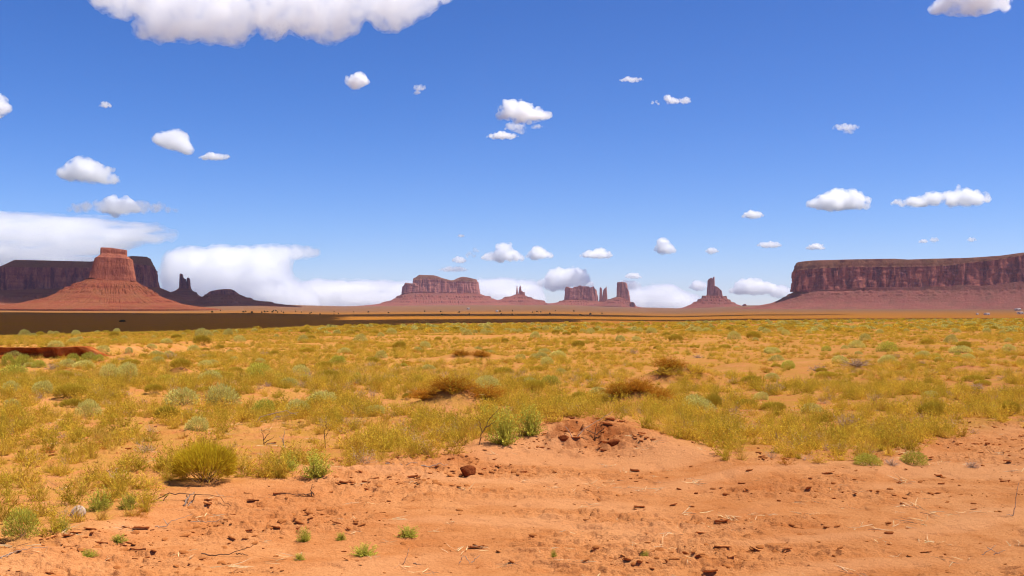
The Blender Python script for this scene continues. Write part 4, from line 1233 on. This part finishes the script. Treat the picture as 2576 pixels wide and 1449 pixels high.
# ------------------------------------------------------------------ ground cover (stuff)
def scatter(name, meshes, pts, rot, scl, idx):
    col = bpy.data.collections.new(name + '_kinds')
    for i, m in enumerate(meshes):
        col.objects.link(bpy.data.objects.new('%s_%02d' % (name, i), m))
    me = bpy.data.meshes.new(name)
    n = len(pts)
    me.vertices.add(n); me.vertices.foreach_set('co', np.asarray(pts, np.float32).ravel())
    for nm, typ, v in (('rot', 'FLOAT_VECTOR', rot), ('scl', 'FLOAT_VECTOR', scl), ('idx', 'INT', idx)):
        a = me.attributes.new(nm, typ, 'POINT')
        a.data.foreach_set('value' if typ == 'INT' else 'vector', np.asarray(v, np.int32 if typ == 'INT' else np.float32).ravel())
    o = obj(name, me)
    ng = bpy.data.node_groups.new(name + '_spread', 'GeometryNodeTree')
    ng.interface.new_socket('Geometry', in_out='INPUT', socket_type='NodeSocketGeometry')
    ng.interface.new_socket('Geometry', in_out='OUTPUT', socket_type='NodeSocketGeometry')
    N = ng.nodes.new
    gi = N('NodeGroupInput'); go = N('NodeGroupOutput')
    ip = N('GeometryNodeInstanceOnPoints'); ci = N('GeometryNodeCollectionInfo')
    ci.inputs['Collection'].default_value = col
    ci.inputs['Separate Children'].default_value = True
    ci.inputs['Reset Children'].default_value = True
    ip.inputs['Pick Instance'].default_value = True
    L = ng.links.new
    L(gi.outputs[0], ip.inputs['Points']); L(ci.outputs[0], ip.inputs['Instance'])
    for nm, typ, sock in (('rot', 'FLOAT_VECTOR', 'Rotation'), ('scl', 'FLOAT_VECTOR', 'Scale'), ('idx', 'INT', 'Instance Index')):
        at_ = N('GeometryNodeInputNamedAttribute'); at_.data_type = typ; at_.inputs['Name'].default_value = nm
        L(at_.outputs['Attribute'], ip.inputs[sock])
    L(ip.outputs[0], go.inputs[0])
    md = o.modifiers.new('spread', 'NODES'); md.node_group = ng
    tag(o, kind='stuff')
    return o

RNG = np.random.default_rng(11)
# sandy openings: picture-grid centre and half sizes
GAPS = [(1100, 1026, 55, 9), (1590, 1022, 40, 8), (700, 1130, 150, 40), (610, 1160, 70, 30), (1640, 950, 60, 30), (1560, 985, 90, 16), (1730, 915, 50, 14), (2030, 925, 70, 24), (500, 1033, 140, 12), (690, 1008, 110, 14), (120, 1030, 110, 12), (1890, 1090, 60, 16), (2500, 970, 70, 16),
        (2080, 1090, 50, 14), (2270, 1010, 60, 12), (2470, 1090, 120, 24), (1000, 1020, 70, 20), (1430, 975, 70, 10), (350, 1060, 40, 10), (940, 1005, 60, 14), (60, 1200, 60, 14), (160, 1235, 60, 14), (330, 1000, 50, 12), (420, 1010, 60, 12), (1510, 1030, 40, 10)]
def cover(x, y):
    """0..1 how thickly the ground is grown over"""
    r = np.hypot(x, y); t = x / np.maximum(y, 1e-3)
    rb = np.interp(t, BARE_T, BARE_R)
    n = 0.62 * fbm2(x / 4.2, y / 4.2, 3, 71) + 0.45 * fbm2(x / 1.1, y / 1.1, 2, 75) + 0.30 * noise2(x / 22, y / 22, 77)
    c = np.clip(0.48 + n * 2.2, 0, 1)
    band = np.exp(-np.clip((r - rb) / 5.0, 0, 9) ** 2)
    c = np.clip(c + 0.30 * band, 0, 1)
    z = -CAMZ
    ppx = 1288 + FOC * t; ppy = HOR + FOC * CAMZ / np.maximum(y, 0.5)
    for gx, gy, a, b in GAPS:
        q = ((ppx - gx) / a) ** 2 + ((ppy - gy) / b) ** 2
        c = c * (1 - 0.93 * np.exp(-q ** 2 * 0.7))
    for ox, oy, orad in OPEN:              # larger shrubs keep a ring of open sand, mostly on the near side
        c = c * (1 - 0.85 * np.exp(-(((x - ox) / (orad * 1.35)) ** 2 + ((y - oy + orad * 0.9) / (orad * 2.0)) ** 2) ** 2))
    return c * sstep(rb - 0.25, rb + 0.7, r)

def sow(n, r0, r1, power=1.0, half=0.60):
    u = RNG.uniform(0, 1, n)
    r = (r0 ** power + u * (r1 ** power - r0 ** power)) ** (1 / power)
    t = RNG.uniform(-half, half, n)
    return t * r, r

def place(name, meshes, x, y, smin, smax, hmin=0.8, hmax=1.25, sink=0.01, tilt=0.15, sfun=None):
    z = H(x, y)
    n = len(x)
    s = RNG.uniform(smin, smax, n) if sfun is None else sfun(x, y)
    scl = np.stack([s, s, s * RNG.uniform(hmin, hmax, n)], -1)
    rot = np.stack([RNG.uniform(-tilt, tilt, n), RNG.uniform(-tilt, tilt, n), RNG.uniform(0, 6.28, n)], -1)
    return scatter(name, meshes, np.stack([x, y, z - sink], -1), rot, scl, RNG.integers(0, len(meshes), n))

def pick(x, y, gain, thr=0.0):
    c = cover(x, y)
    k = RNG.uniform(0, 1, len(x)) < np.clip((c - thr) / (1 - thr), 0, 1) * gain
    return x[k], y[k]

WEEDS = [forb(900 + i, 34, 17, 0.62, M_WEED, 0.060, 0.0125, 'weed') for i in range(4)] + [forb(930 + i, 34, 16, 0.7, M_OLIVE, 0.055, 0.012, 'weed') for i in range(2)]
TUFTS = [tuft(950 + i, 95, 0.62, 0.5, 0.010, M_GRASS) for i in range(3)] + [tuft(970, 95, 0.62, 0.5, 0.010, M_WEED), tuft(971, 90, 0.7, 0.45, 0.010, M_OLIVE)]
DEADS = [forb(980 + i, 26, 10, 0.55, M_GREY, 0.07, 0.008, 'twigs') for i in range(2)] + [forb(985, 36, 12, 0.5, M_BROWN, 0.07, 0.008, 'twigs')]

x, y = sow(24000, 8, 26, 2.0); x, y = pick(x, y, 0.33)
place('weed_cover', WEEDS, x, y, 0.22, 0.52)
x, y = sow(22000, 8, 30, 2.0); x, y = pick(x, y, 0.42)
place('grass_cover', TUFTS, x, y, 0.14, 0.36)
x, y = sow(5200, 8, 30, 2.0); x, y = pick(x, y, 0.5)
place('dead_twig_cover', DEADS, x, y, 0.18, 0.40)
# farther: the same plants, coarser count, out to the crest of the near plain
x, y = sow(130000, 24, 130, 1.75); x, y = pick(x, y, 0.42, 0.10)
place('weed_cover_far', WEEDS + DEADS[2:], x, y, 0.18, 0.52, 0.6, 1.0)
x, y = sow(70000, 24, 130, 1.75); x, y = pick(x, y, 0.45, 0.05)
place('grass_cover_far', TUFTS, x, y, 0.2, 0.5, 0.6, 1.0)
x, y = sow(70000, 90, 340, 1.6); x, y = pick(x, y, 0.5, 0.2)
k_ = np.hypot(x, y) < np.interp(x / y, CREST_T, CREST_R) * 1.02; x, y = x[k_], y[k_]
FARK = [dome_shrub(991, 260, 0.5, 0.16, 0.05, 0.4, 0.4, M_WEED, 'scrub'), dome_shrub(992, 260, 0.5, 0.16, 0.05, 0.4, 0.4, M_OLIVE, 'scrub'), dome_shrub(993, 260, 0.55, 0.16, 0.05, 0.4, 0.4, M_SAGE, 'scrub'), dome_shrub(994, 260, 0.5, 0.16, 0.05, 0.4, 0.4, M_WEED, 'scrub')]
place('scrub_cover', FARK, x, y, 0.35, 0.9, 0.6, 0.9)

# ------------------------------------------------------------------ clods, crust flakes, straw (stuff)
k = NT('dry_clay')
pc = k.pos()
cn = k.noise(pc, 30, 5, 0.7)
cc = k.ramp(cn, [(0.3, (0.36, 0.115, 0.03)), (0.7, (0.52, 0.195, 0.056))])
M_CLOD = k.diffuse(cc, 0.95, k.bump(k.noise(pc, 60, 4, 0.7), 0.6, 0.01))

def clod(seed):
    co, f = ico(2)
    rng = np.random.default_rng(seed)
    v = co * (0.5 + 0.28 * fbm3(co[:, 0] * 1.3 + seed, co[:, 1] * 1.3, co[:, 2] * 1.3, 3, seed)[:, None])
    v = v * [1, rng.uniform(0.55, 0.95), rng.uniform(0.35, 0.6)]
    v = np.round(v / 0.11) * 0.11 * 0.45 + v * 0.55
    return mesh_np('clod', v, f, M_CLOD)

def flake(seed):
    """curled plate of dried mud crust: thin, one edge lifted off the ground"""
    rng = np.random.default_rng(seed)
    n, m = 11, 7
    U, V = np.meshgrid(np.linspace(-0.5, 0.5, n), np.linspace(-0.5, 0.5, m), indexing='ij')
    edge = 1 + 0.35 * fbm2(U * 3 + seed, V * 3, 3, seed)
    X = U * edge; Y = V * edge * rng.uniform(0.5, 0.95)
    lift = rng.uniform(0.12, 0.30)
    Z = lift * np.clip(0.5 - V, 0, 1) ** 1.8 + 0.05 * fbm2(U * 4 + seed * 3, V * 4, 2, seed + 1) + rng.uniform(0, .12) * U * U * 4
    top = np.stack([X, Y, Z + 0.035], -1).reshape(-1, 3); bot = np.stack([X, Y, Z - 0.045], -1).reshape(-1, 3)
    i, j = np.meshgrid(np.arange(n - 1), np.arange(m - 1), indexing='ij')
    q = np.stack([i * m + j, (i + 1) * m + j, (i + 1) * m + j + 1, i * m + j + 1], -1).reshape(-1, 4)
    o = n * m
    loop = [a * m for a in range(n)] + [(n - 1) * m + b for b in range(1, m)] + [a * m + m - 1 for a in range(n - 2, -1, -1)] + [b for b in range(m - 2, 0, -1)]
    loop = np.array(loop); nx_ = np.roll(loop, -1)
    side = np.stack([loop, loop + o, nx_ + o, nx_], -1)
    return mesh_np('flake', np.vstack([top, bot]), np.vstack([q, q[:, ::-1] + o, side]), M_CLOD_TOP)

k = NT('sand_crust')
pc = k.pos()
cc = k.ramp(k.noise(pc, 22, 5, 0.7), [(0.3, (0.54, 0.20, 0.058)), (0.7, (0.66, 0.28, 0.09))])
M_CLOD_TOP = k.diffuse(cc, 0.95, k.bump(k.noise(pc, 60, 4, 0.7), 0.5, 0.01))

def crumbs(n, r0, r1, thr, seed):
    x, y = sow(n, r0, r1, 1.6, 0.62)
    p = noise2(x / 1.5, y / 0.5, 91) * 0.6 + noise2(x / 2.4, y / 1.1, 41) * 0.4 - RUT(x, y) * 0.7
    t = x / y
    rb = np.interp(t, BARE_T, BARE_R)
    lip = np.exp(-((t - 0.06) / 0.075) ** 2) * np.exp(-((np.hypot(x, y) - rb + 0.7) / 1.0) ** 2)
    left = np.exp(-((t + 0.36) / 0.07) ** 2) * np.exp(-((y - 8.3) / 0.55) ** 2)
    keep = (RNG.uniform(0, 1, n) < sstep(thr, thr + 0.45, p + 0.9 * lip + 0.9 * left) * (0.35 + 0.65 * (1 - sstep(rb, rb + 2, np.hypot(x, y))))) | (RNG.uniform(0, 1, n) < 0.07)
    return x[keep], y[keep]

x, y = crumbs(16000, 6.2, 17, 0.05, 1)
z = H(x, y); n = len(x)
s = 0.009 + 0.042 * RNG.uniform(0, 1, n) ** 3.6
scatter('dirt_clods', [clod(i) for i in range(6)], np.stack([x, y, z + s * 0.12], -1),
        np.stack([RNG.uniform(-.4, .4, n), RNG.uniform(-.4, .4, n), RNG.uniform(0, 6.28, n)], -1), np.stack([s * 1.6, s * 1.5, s * 0.95], -1), RNG.integers(0, 6, n))
x, y = crumbs(3200, 6.2, 16, 0.26, 2)
z = H(x, y); n = len(x)
s = 0.018 + 0.075 * RNG.uniform(0, 1, n) ** 2.2
scatter('crust_flakes', [flake(20 + i) for i in range(7)], np.stack([x, y, z + s * 0.05], -1),
        np.stack([RNG.uniform(-.2, .15, n), RNG.uniform(-.15, .15, n), RNG.normal(0.15, 0.55, n)], -1), np.stack([s * 1.3, s, s * 1.15], -1), RNG.integers(0, 7, n))

M_STRAW = leaf_mat('bleached_straw', (0.62, 0.42, 0.21), (0.74, 0.56, 0.32), 0.4, 0.1)
def straw(seed, n=9):
    rng = np.random.default_rng(seed)
    P = rng.normal(size=(n, 3)) * [0.25, 0.18, 0.0] + [0, 0, 0.03]
    D = rng.normal(size=(n, 3)) * [1, 0.7, 0.16]
    return plant_mesh('straw', [blades(P, D, rng.uniform(0.25, 0.7, n), 0.018, rng, 0.5)], M_STRAW)
x, y = sow(1500, 6.3, 22, 1.5, 0.62)
t = x / y
keep = RNG.uniform(0, 1, len(x)) < 0.25 + 0.6 * sstep(-0.1, 0.3, noise2(x / 2, y / 1.2, 95)) * sstep(-0.2, 0.5, t + 0.1)
x, y = x[keep], y[keep]
place('straw_litter', [straw(40 + i) for i in range(5)], x, y, 0.10, 0.30, 0.7, 1.2, -0.004, 0.1)
# ------------------------------------------------------------------ single small things
def seat(px, py):
    x, y = first_hit(px, py)
    return x, y, HP(x, y)

def tube(pts, rad, n=6):
    pts = np.array(pts, float); rad = np.broadcast_to(rad, (len(pts),))
    rows = []
    for i in range(len(pts)):
        d = unit((pts[min(i + 1, len(pts) - 1)] - pts[max(i - 1, 0)])[None])[0]
        a = unit(np.cross(d, [0.3, 0.2, 1.0])[None])[0]; b = np.cross(d, a)
        an = np.arange(n) / n * 2 * np.pi
        rows.append(pts[i] + rad[i] * (np.cos(an)[:, None] * a + np.sin(an)[:, None] * b))
    v = np.vstack(rows)
    return v, np.vstack([grid_faces(len(pts), n)])

k = NT('bleached_wood')
M_WOOD = k.diffuse(k.ramp(k.noise(k.pos(20, 20, 20), 1, 4, 0.6), [(0.3, (0.36, 0.24, 0.16)), (0.7, (0.60, 0.46, 0.34))]), 0.9)
k = NT('dark_wood')
M_DWOOD = k.diffuse(k.ramp(k.noise(k.pos(20, 20, 20), 1, 4, 0.6), [(0.3, (0.11, 0.055, 0.03)), (0.7, (0.22, 0.12, 0.07))]), 0.9)

def twig(px, py, strokes, label, mat, r=2.0, name='dead_branch'):
    """strokes: lists of (dx, dy, up) picture-unit offsets from the foot; dy runs along the ground away from the viewer"""
    x0, y0, z0 = seat(px, py)
    k = y0 / FOC
    V, F, o = [], [], 0
    rg = np.random.default_rng(int(px * 7 + py))
    for st in strokes:
        P = np.array([(a * k, b * k * 2.5, c * k + 0.006) for a, b, c in st])
        u = np.linspace(0, len(P) - 1, len(P) * 4)
        Q = np.stack([np.interp(u, np.arange(len(P)), P[:, i]) for i in range(3)], -1)
        Q[1:-1] += rg.normal(size=(len(Q) - 2, 3)) * k * 0.9
        gz = H(Q[:, 0] + x0, Q[:, 1] + y0) - z0
        Q[:, 2] = np.maximum(Q[:, 2] + gz * (Q[:, 2] < 0.03), gz + 0.003)
        rad = np.linspace(1, 0.4, len(Q)) * r * k * 0.5
        v, f = tube(Q, rad)
        V.append(v); F.append(f + o); o += len(v)
    ob = obj(name, mesh_np(name, np.vstack(V), np.vstack(F), mat, True), None, (x0, y0, z0))
    return tag(ob, label, 'branch')

twig(480, 1262, [[(-85, -2, 2), (-60, 2, 14), (-20, 0, 16), (20, 3, 12), (60, 2, 10), (105, -4, 2)], [(-10, 0, 12), (-4, -6, 0), (0, -10, -20)], [(-60, 2, 12), (-75, -4, -10)], [(10, 2, 12), (4, -8, -8), (14, -12, -28)]], 'forked dead branch lying on sand below the golden rabbitbrush', M_DWOOD, 3.2)
twig(478, 1266, [[(-12, -4, 0), (0, 0, 18), (10, 2, 26)], [(4, 0, 4), (-2, -4, -12)]], 'bleached splinter leaning on the forked dead branch below the rabbitbrush', M_WOOD, 4.5)
twig(784, 1250, [[(0, 0, 0), (-2, 0, 16), (3, 1, 30)], [(0, 0, 6), (-40, -3, 2), (-105, -6, 1)], [(1, 0, 10), (8, 0, -4), (2, -2, -12)]], 'dark snapped stalk with a long fallen stem under the blue-green weed', M_DWOOD, 3.2)
twig(562, 1400, [[(-55, 0, 6), (-20, -2, 0), (10, 0, 4), (40, 3, 12), (72, 5, 24)], [(30, 2, 6), (62, 0, 2)]], 'dark curved twig lying at the bottom edge of the foreground left', M_DWOOD, 3.6)
twig(40, 1400, [[(-40, -4, 0), (-10, 2, 6), (20, 6, 14), (70, 10, 16)], [(-10, 2, 6), (-30, -10, 4)]], 'bleached twig lying on sand in the lower left corner', M_WOOD, 3.0)
twig(418, 1330, [[(-28, 0, 2), (0, 0, 4), (12, 2, 16), (60, 6, 30)], [(4, 0, 6), (-10, 4, 20)]], 'pale straw twig sticking up right of the ribbed husk', M_WOOD, 2.6)
twig(540, 1320, [[(-60, -1, 2), (-20, 1, 5), (30, 3, 6)]], 'short straight pale stick right of the pale straw twig', M_WOOD, 2.4)
twig(700, 1058, [[(-60, -2, 0), (-20, 0, 12), (20, 0, 22), (45, 2, 10)], [(-60, -3, 0), (-10, -1, 4), (50, 1, 16)]], 'bent pale branch lying before the round green shrub', M_WOOD, 2.6)
twig(1205, 1120, [[(0, 0, 0), (8, 0, 30), (26, 0, 62), (52, 2, 92)], [(8, 0, 30), (0, 0, 60)], [(14, 0, 42), (40, 1, 58)]], 'dark upright dead stalk forking among weeds left of the tall green weed', M_DWOOD, 3.0)
twig(820, 1130, [[(0, 0, 0), (-4, 0, 40), (2, 0, 66)], [(-3, 0, 30), (12, 0, 52)]], 'thin dark stalk standing on the sand gap left of centre', M_DWOOD, 2.4)
twig(715, 1135, [[(0, 0, 0), (-2, 0, 30), (2, 0, 52)], [(-1, 0, 20), (-12, 0, 36)]], 'thin pale stalk standing on the sand gap behind the blue-green weed', M_WOOD, 2.4)
twig(665, 1120, [[(0, 0, 0), (-4, 0, 22), (-8, 0, 40)], [(-2, 0, 12), (14, 0, 34)], [(0, 0, 4), (24, 0, 20)]], 'dark forked stalk standing left of the thin pale stalk', M_DWOOD, 2.4)
twig(1060, 1170, [[(-90, 0, 2), (-50, 3, 6), (-10, 4, 2)], [(0, -2, 2), (40, 0, 4), (66, 3, 3)]], 'bleached sticks lying at the foot of the weeds left of the tall green weed', M_WOOD, 3.2)
twig(1452, 1105, [[(0, 0, 0), (14, 1, 20), (40, 2, 36), (90, 4, 66)], [(-10, 0, 0), (-30, 0, 30)]], 'long pale stem leaning out of the broken sand lip', M_WOOD, 2.6)
twig(1500, 1110, [[(0, 0, -6), (-4, 0, 10), (2, 0, 34)], [(-2, 0, 6), (-26, 0, 18)], [(0, 0, 4), (22, 0, 22)]], 'dark dead root stub in the middle of the broken sand lip', M_DWOOD, 3.2)
twig(2552, 1300, [[(-4, 0, 0), (4, 0, 40), (12, 0, 84)], [(-4, 0, 0), (-20, 0, 4)]], 'pale bent stalk standing at the right edge of the bare sand', M_WOOD, 2.4)
twig(1166, 1420, [[(-10, 0, 0), (-4, 0, 14), (2, 0, 20)], [(4, 0, 18), (16, -1, 0)], [(20, 0, 2), (42, 2, 20)]], 'pale straw stems standing crossed at the bottom of the foreground centre', M_WOOD, 2.4)
twig(1030, 1420, [[(-16, 0, -4), (-6, 0, 20), (0, 0, 40)], [(10, 0, 0), (30, -1, -6)]], 'thin pale straw leaning over the loose green sprigs at the bottom', M_WOOD, 2.2)
twig(2490, 1400, [[(-20, 0, 2), (0, 0, 14), (18, 1, 26)], [(-6, 0, 20), (26, 0, 2)], [(10, 0, 2), (40, 1, 12)]], 'cluster of straw-coloured stems crossed on the sand at the lower right', M_WOOD, 2.2)

# ribbed grey husk
def husk():
    x, y, z = seat(202, 1300)
    k = y / FOC
    nu, nv = 84, 22
    U = np.linspace(0, 2 * np.pi, nu, endpoint=False)
    rows = []
    for v in np.linspace(0.02, math.pi - 0.02, nv):
        rib = 1 + 0.13 * np.cos(U * 10) - 0.10 * np.abs(np.sin(U * 4.5)) ** 8
        rr = math.sin(v) * rib * (0.78 + 0.22 * math.cos(v))
        rows.append(np.stack([np.full(nu, math.cos(v) * 22.0), np.cos(U) * rr * 19, np.sin(U) * rr * 19 + 11], -1))
    V = np.vstack(rows) * k
    k2 = NT('weathered_husk')
    m = k2.diffuse(k2.ramp(k2.noise(k2.pos(30, 30, 8), 1, 5, 0.65), [(0.3, (0.40, 0.26, 0.17)), (0.7, (0.72, 0.55, 0.40))]), 0.85)
    body = mesh_np('dry_husk', V, grid_faces(nv, nu), m, True)
    body.flip_normals()
    o = obj('dry_husk', body, None, (x, y, z))
    o.rotation_euler = (0.2, -0.75, 0.3)
    tag(o, 'ribbed grey-brown weathered husk lying on the crusted sand at the lower left', 'husk')
husk()

def rock(px, py, w, h, seed, label, name='rock', mat=None):
    x, y, z = seat(px, py)
    k = y / FOC
    co, f = ico(4)
    n = fbm3(co[:, 0] * 1.1 + seed, co[:, 1] * 1.1, co[:, 2] * 1.1, 4, seed)
    v = co * (1 + 0.38 * n)[:, None]
    # flat broken faces
    rg = np.random.default_rng(seed)
    for d in unit(rg.normal(size=(7, 3))):
        s = v @ d; c = rg.uniform(0.55, 0.85)
        v = v - np.outer(np.clip(s - c, 0, None) * 0.92, d)
    v = v * [w * k * 0.5, w * k * 0.45, h * k * 0.62] + [0, 0, h * k * 0.34]
    o = obj(name, mesh_np(name, v, f, mat or M_CLOD), None, (x, y + w * k * 0.3, z - 0.01))
    return tag(o, label, 'rock')
k = NT('dark_clay')
M_CLAY = k.diffuse(k.ramp(k.noise(k.pos(16, 16, 16), 1, 5, 0.7), [(0.35, (0.12, 0.022, 0.008)), (0.65, (0.34, 0.095, 0.028))]), 0.95, k.bump(k.noise(k.pos(40, 40, 40), 1, 5, 0.7), 1.0, 0.02))
rock(1177, 1198, 46, 30, 3, 'dark red angular lump of clay on the sand slope below the tall green weed', mat=M_CLAY)
rock(1418, 1112, 26, 17, 5, 'dark red clay lump at the left end of the broken sand lip', mat=M_CLAY)
rock(1545, 1122, 34, 18, 7, 'broad dark clay lump under the dead root stub of the sand lip', mat=M_CLAY)

# ------------------------------------------------------------------ far away: houses and junipers on the plain
k = NT('pale_wall'); M_WALL = k.diffuse((0.66, 0.55, 0.50), 0.8)
k = NT('house_roof'); M_ROOF = k.diffuse((0.55, 0.45, 0.41), 0.7)
k = NT('window_dark'); M_WIN = k.diffuse((0.05, 0.05, 0.06), 0.3)
def box(sx, sy, sz, cx=0, cy=0, cz=0):
    v = np.array([(x, y, z) for x in (-.5, .5) for y in (-.5, .5) for z in (-.5, .5)]) * [sx, sy, sz] + [cx, cy, cz]
    f = np.array([(0, 1, 3, 2), (4, 6, 7, 5), (0, 4, 5, 1), (2, 3, 7, 6), (0, 2, 6, 4), (1, 5, 7, 3)])
    return v, f
def house(px, Y, w, h, label, rz=0.0):
    w *= 0.75; h *= 0.75
    x = float(px2x(px, Y)); z = HP(x, Y)
    e = empty('house', (x, Y, z)); e.rotation_euler = (0, 0, rz)
    d = w * 0.6
    v, f = box(w, d, h, 0, 0, h / 2 - 0.3)
    obj('wall', mesh_np('wall', v, f, M_WALL), e)
    rv = np.array([(-w * .54, -d * .56, h - .3), (w * .54, -d * .56, h - .3), (w * .54, 0, h + h * .38), (-w * .54, 0, h + h * .38), (-w * .54, d * .56, h - .3), (w * .54, d * .56, h - .3)])
    rf = [np.array([(0, 1, 2, 3), (3, 2, 5, 4), (0, 4, 5, 1)]), np.array([(0, 3, 4), (1, 5, 2)])]
    obj('roof', mesh_np('roof', rv, rf, M_ROOF), e)
    for q in (-0.28, 0.26):
        v, f = box(w * .14, 0.08, h * .36, q * w, -d / 2 - 0.02, h * .5)
        obj('window', mesh_np('window', v, f, M_WIN), e)
    return tag(e, label, 'house')
house(2566, 1500, 9.5, 3.2, 'long low white house by the right edge at the foot of the right mesa')
house(2482, 1420, 8.5, 2.6, 'pale low house left of the white one at the foot of the right mesa')
house(2458, 1430, 3.6, 2.4, 'small pale shed left of the pale low house')
house(2560, 2050, 13, 4.0, 'pale building higher on the slope above the white house at the right edge')
house(1178, 2700, 9, 4.0, 'white house on the plain below the right end of the centre mesa')
house(1250, 1900, 6, 3.6, 'small white house on the plain between centre mesa and three-fingered spire')

M_JUN = leaf_mat('juniper_leaf', (0.035, 0.040, 0.014), (0.075, 0.080, 0.028))
JCROWN = [dome_shrub(600 + i, 420, 0.8, 0.16, 0.05, 0.5, 0.3, M_JUN, 'crown') for i in range(3)]
JTRUNK = stems_mesh(650, 8, 0.3, 0.15, 0.05, M_STEM, 'trunk')
def juniper(px, Y, w, h, label, group=None):
    x = float(px2x(px, Y)); z = HP(x, Y)
    e = empty('juniper_tree', (x, Y, z)); e.scale = (w, w, h / 0.85); e.rotation_euler = (0, 0, rnd.uniform(0, 6))
    c = obj('crown', rnd.choice(JCROWN), e); c.location = (0, 0, 0.02)
    obj('trunk', JTRUNK, e)
    return tag(e, label, 'tree', group)
juniper(308, 900, 5.4, 2.0, 'broad black-looking juniper alone in the cloud shadow before the butte')
for i in range(46):
    px = rnd.choice([rnd.uniform(520, 900), rnd.uniform(600, 1000), rnd.uniform(1040, 1540)])
    Yj = rnd.uniform(1500, 2100)
    juniper(px, Yj, rnd.uniform(1.6, 3.8), rnd.uniform(1.5, 3.0), 'tiny dark juniper, one of many dotting the far edge of the cloud shadow', 'junipers on the far plain')
# ------------------------------------------------------------------ haze
def build_haze():
    bm = bmesh.new()
    bmesh.ops.create_cube(bm, size=1.0)
    me = bpy.data.meshes.new('haze'); bm.to_mesh(me); bm.free()
    k = NT('desert_air')
    v = k.n('ShaderNodeVolumePrincipled')
    v.inputs['Color'].default_value = (0.78, 0.74, 0.98, 1)
    v.inputs['Density'].default_value = HAZE
    v.inputs['Anisotropy'].default_value = 0.2
    k.l(v.outputs[0], k.out.inputs['Volume'])
    me.materials.append(k.m)
    o = obj('haze', me, None, (0, 0, (-85 + 300) / 2))
    o.scale = (23600, 23600, 385)
    tag(o, kind='stuff')
HAZE = 2.2e-5
build_haze()
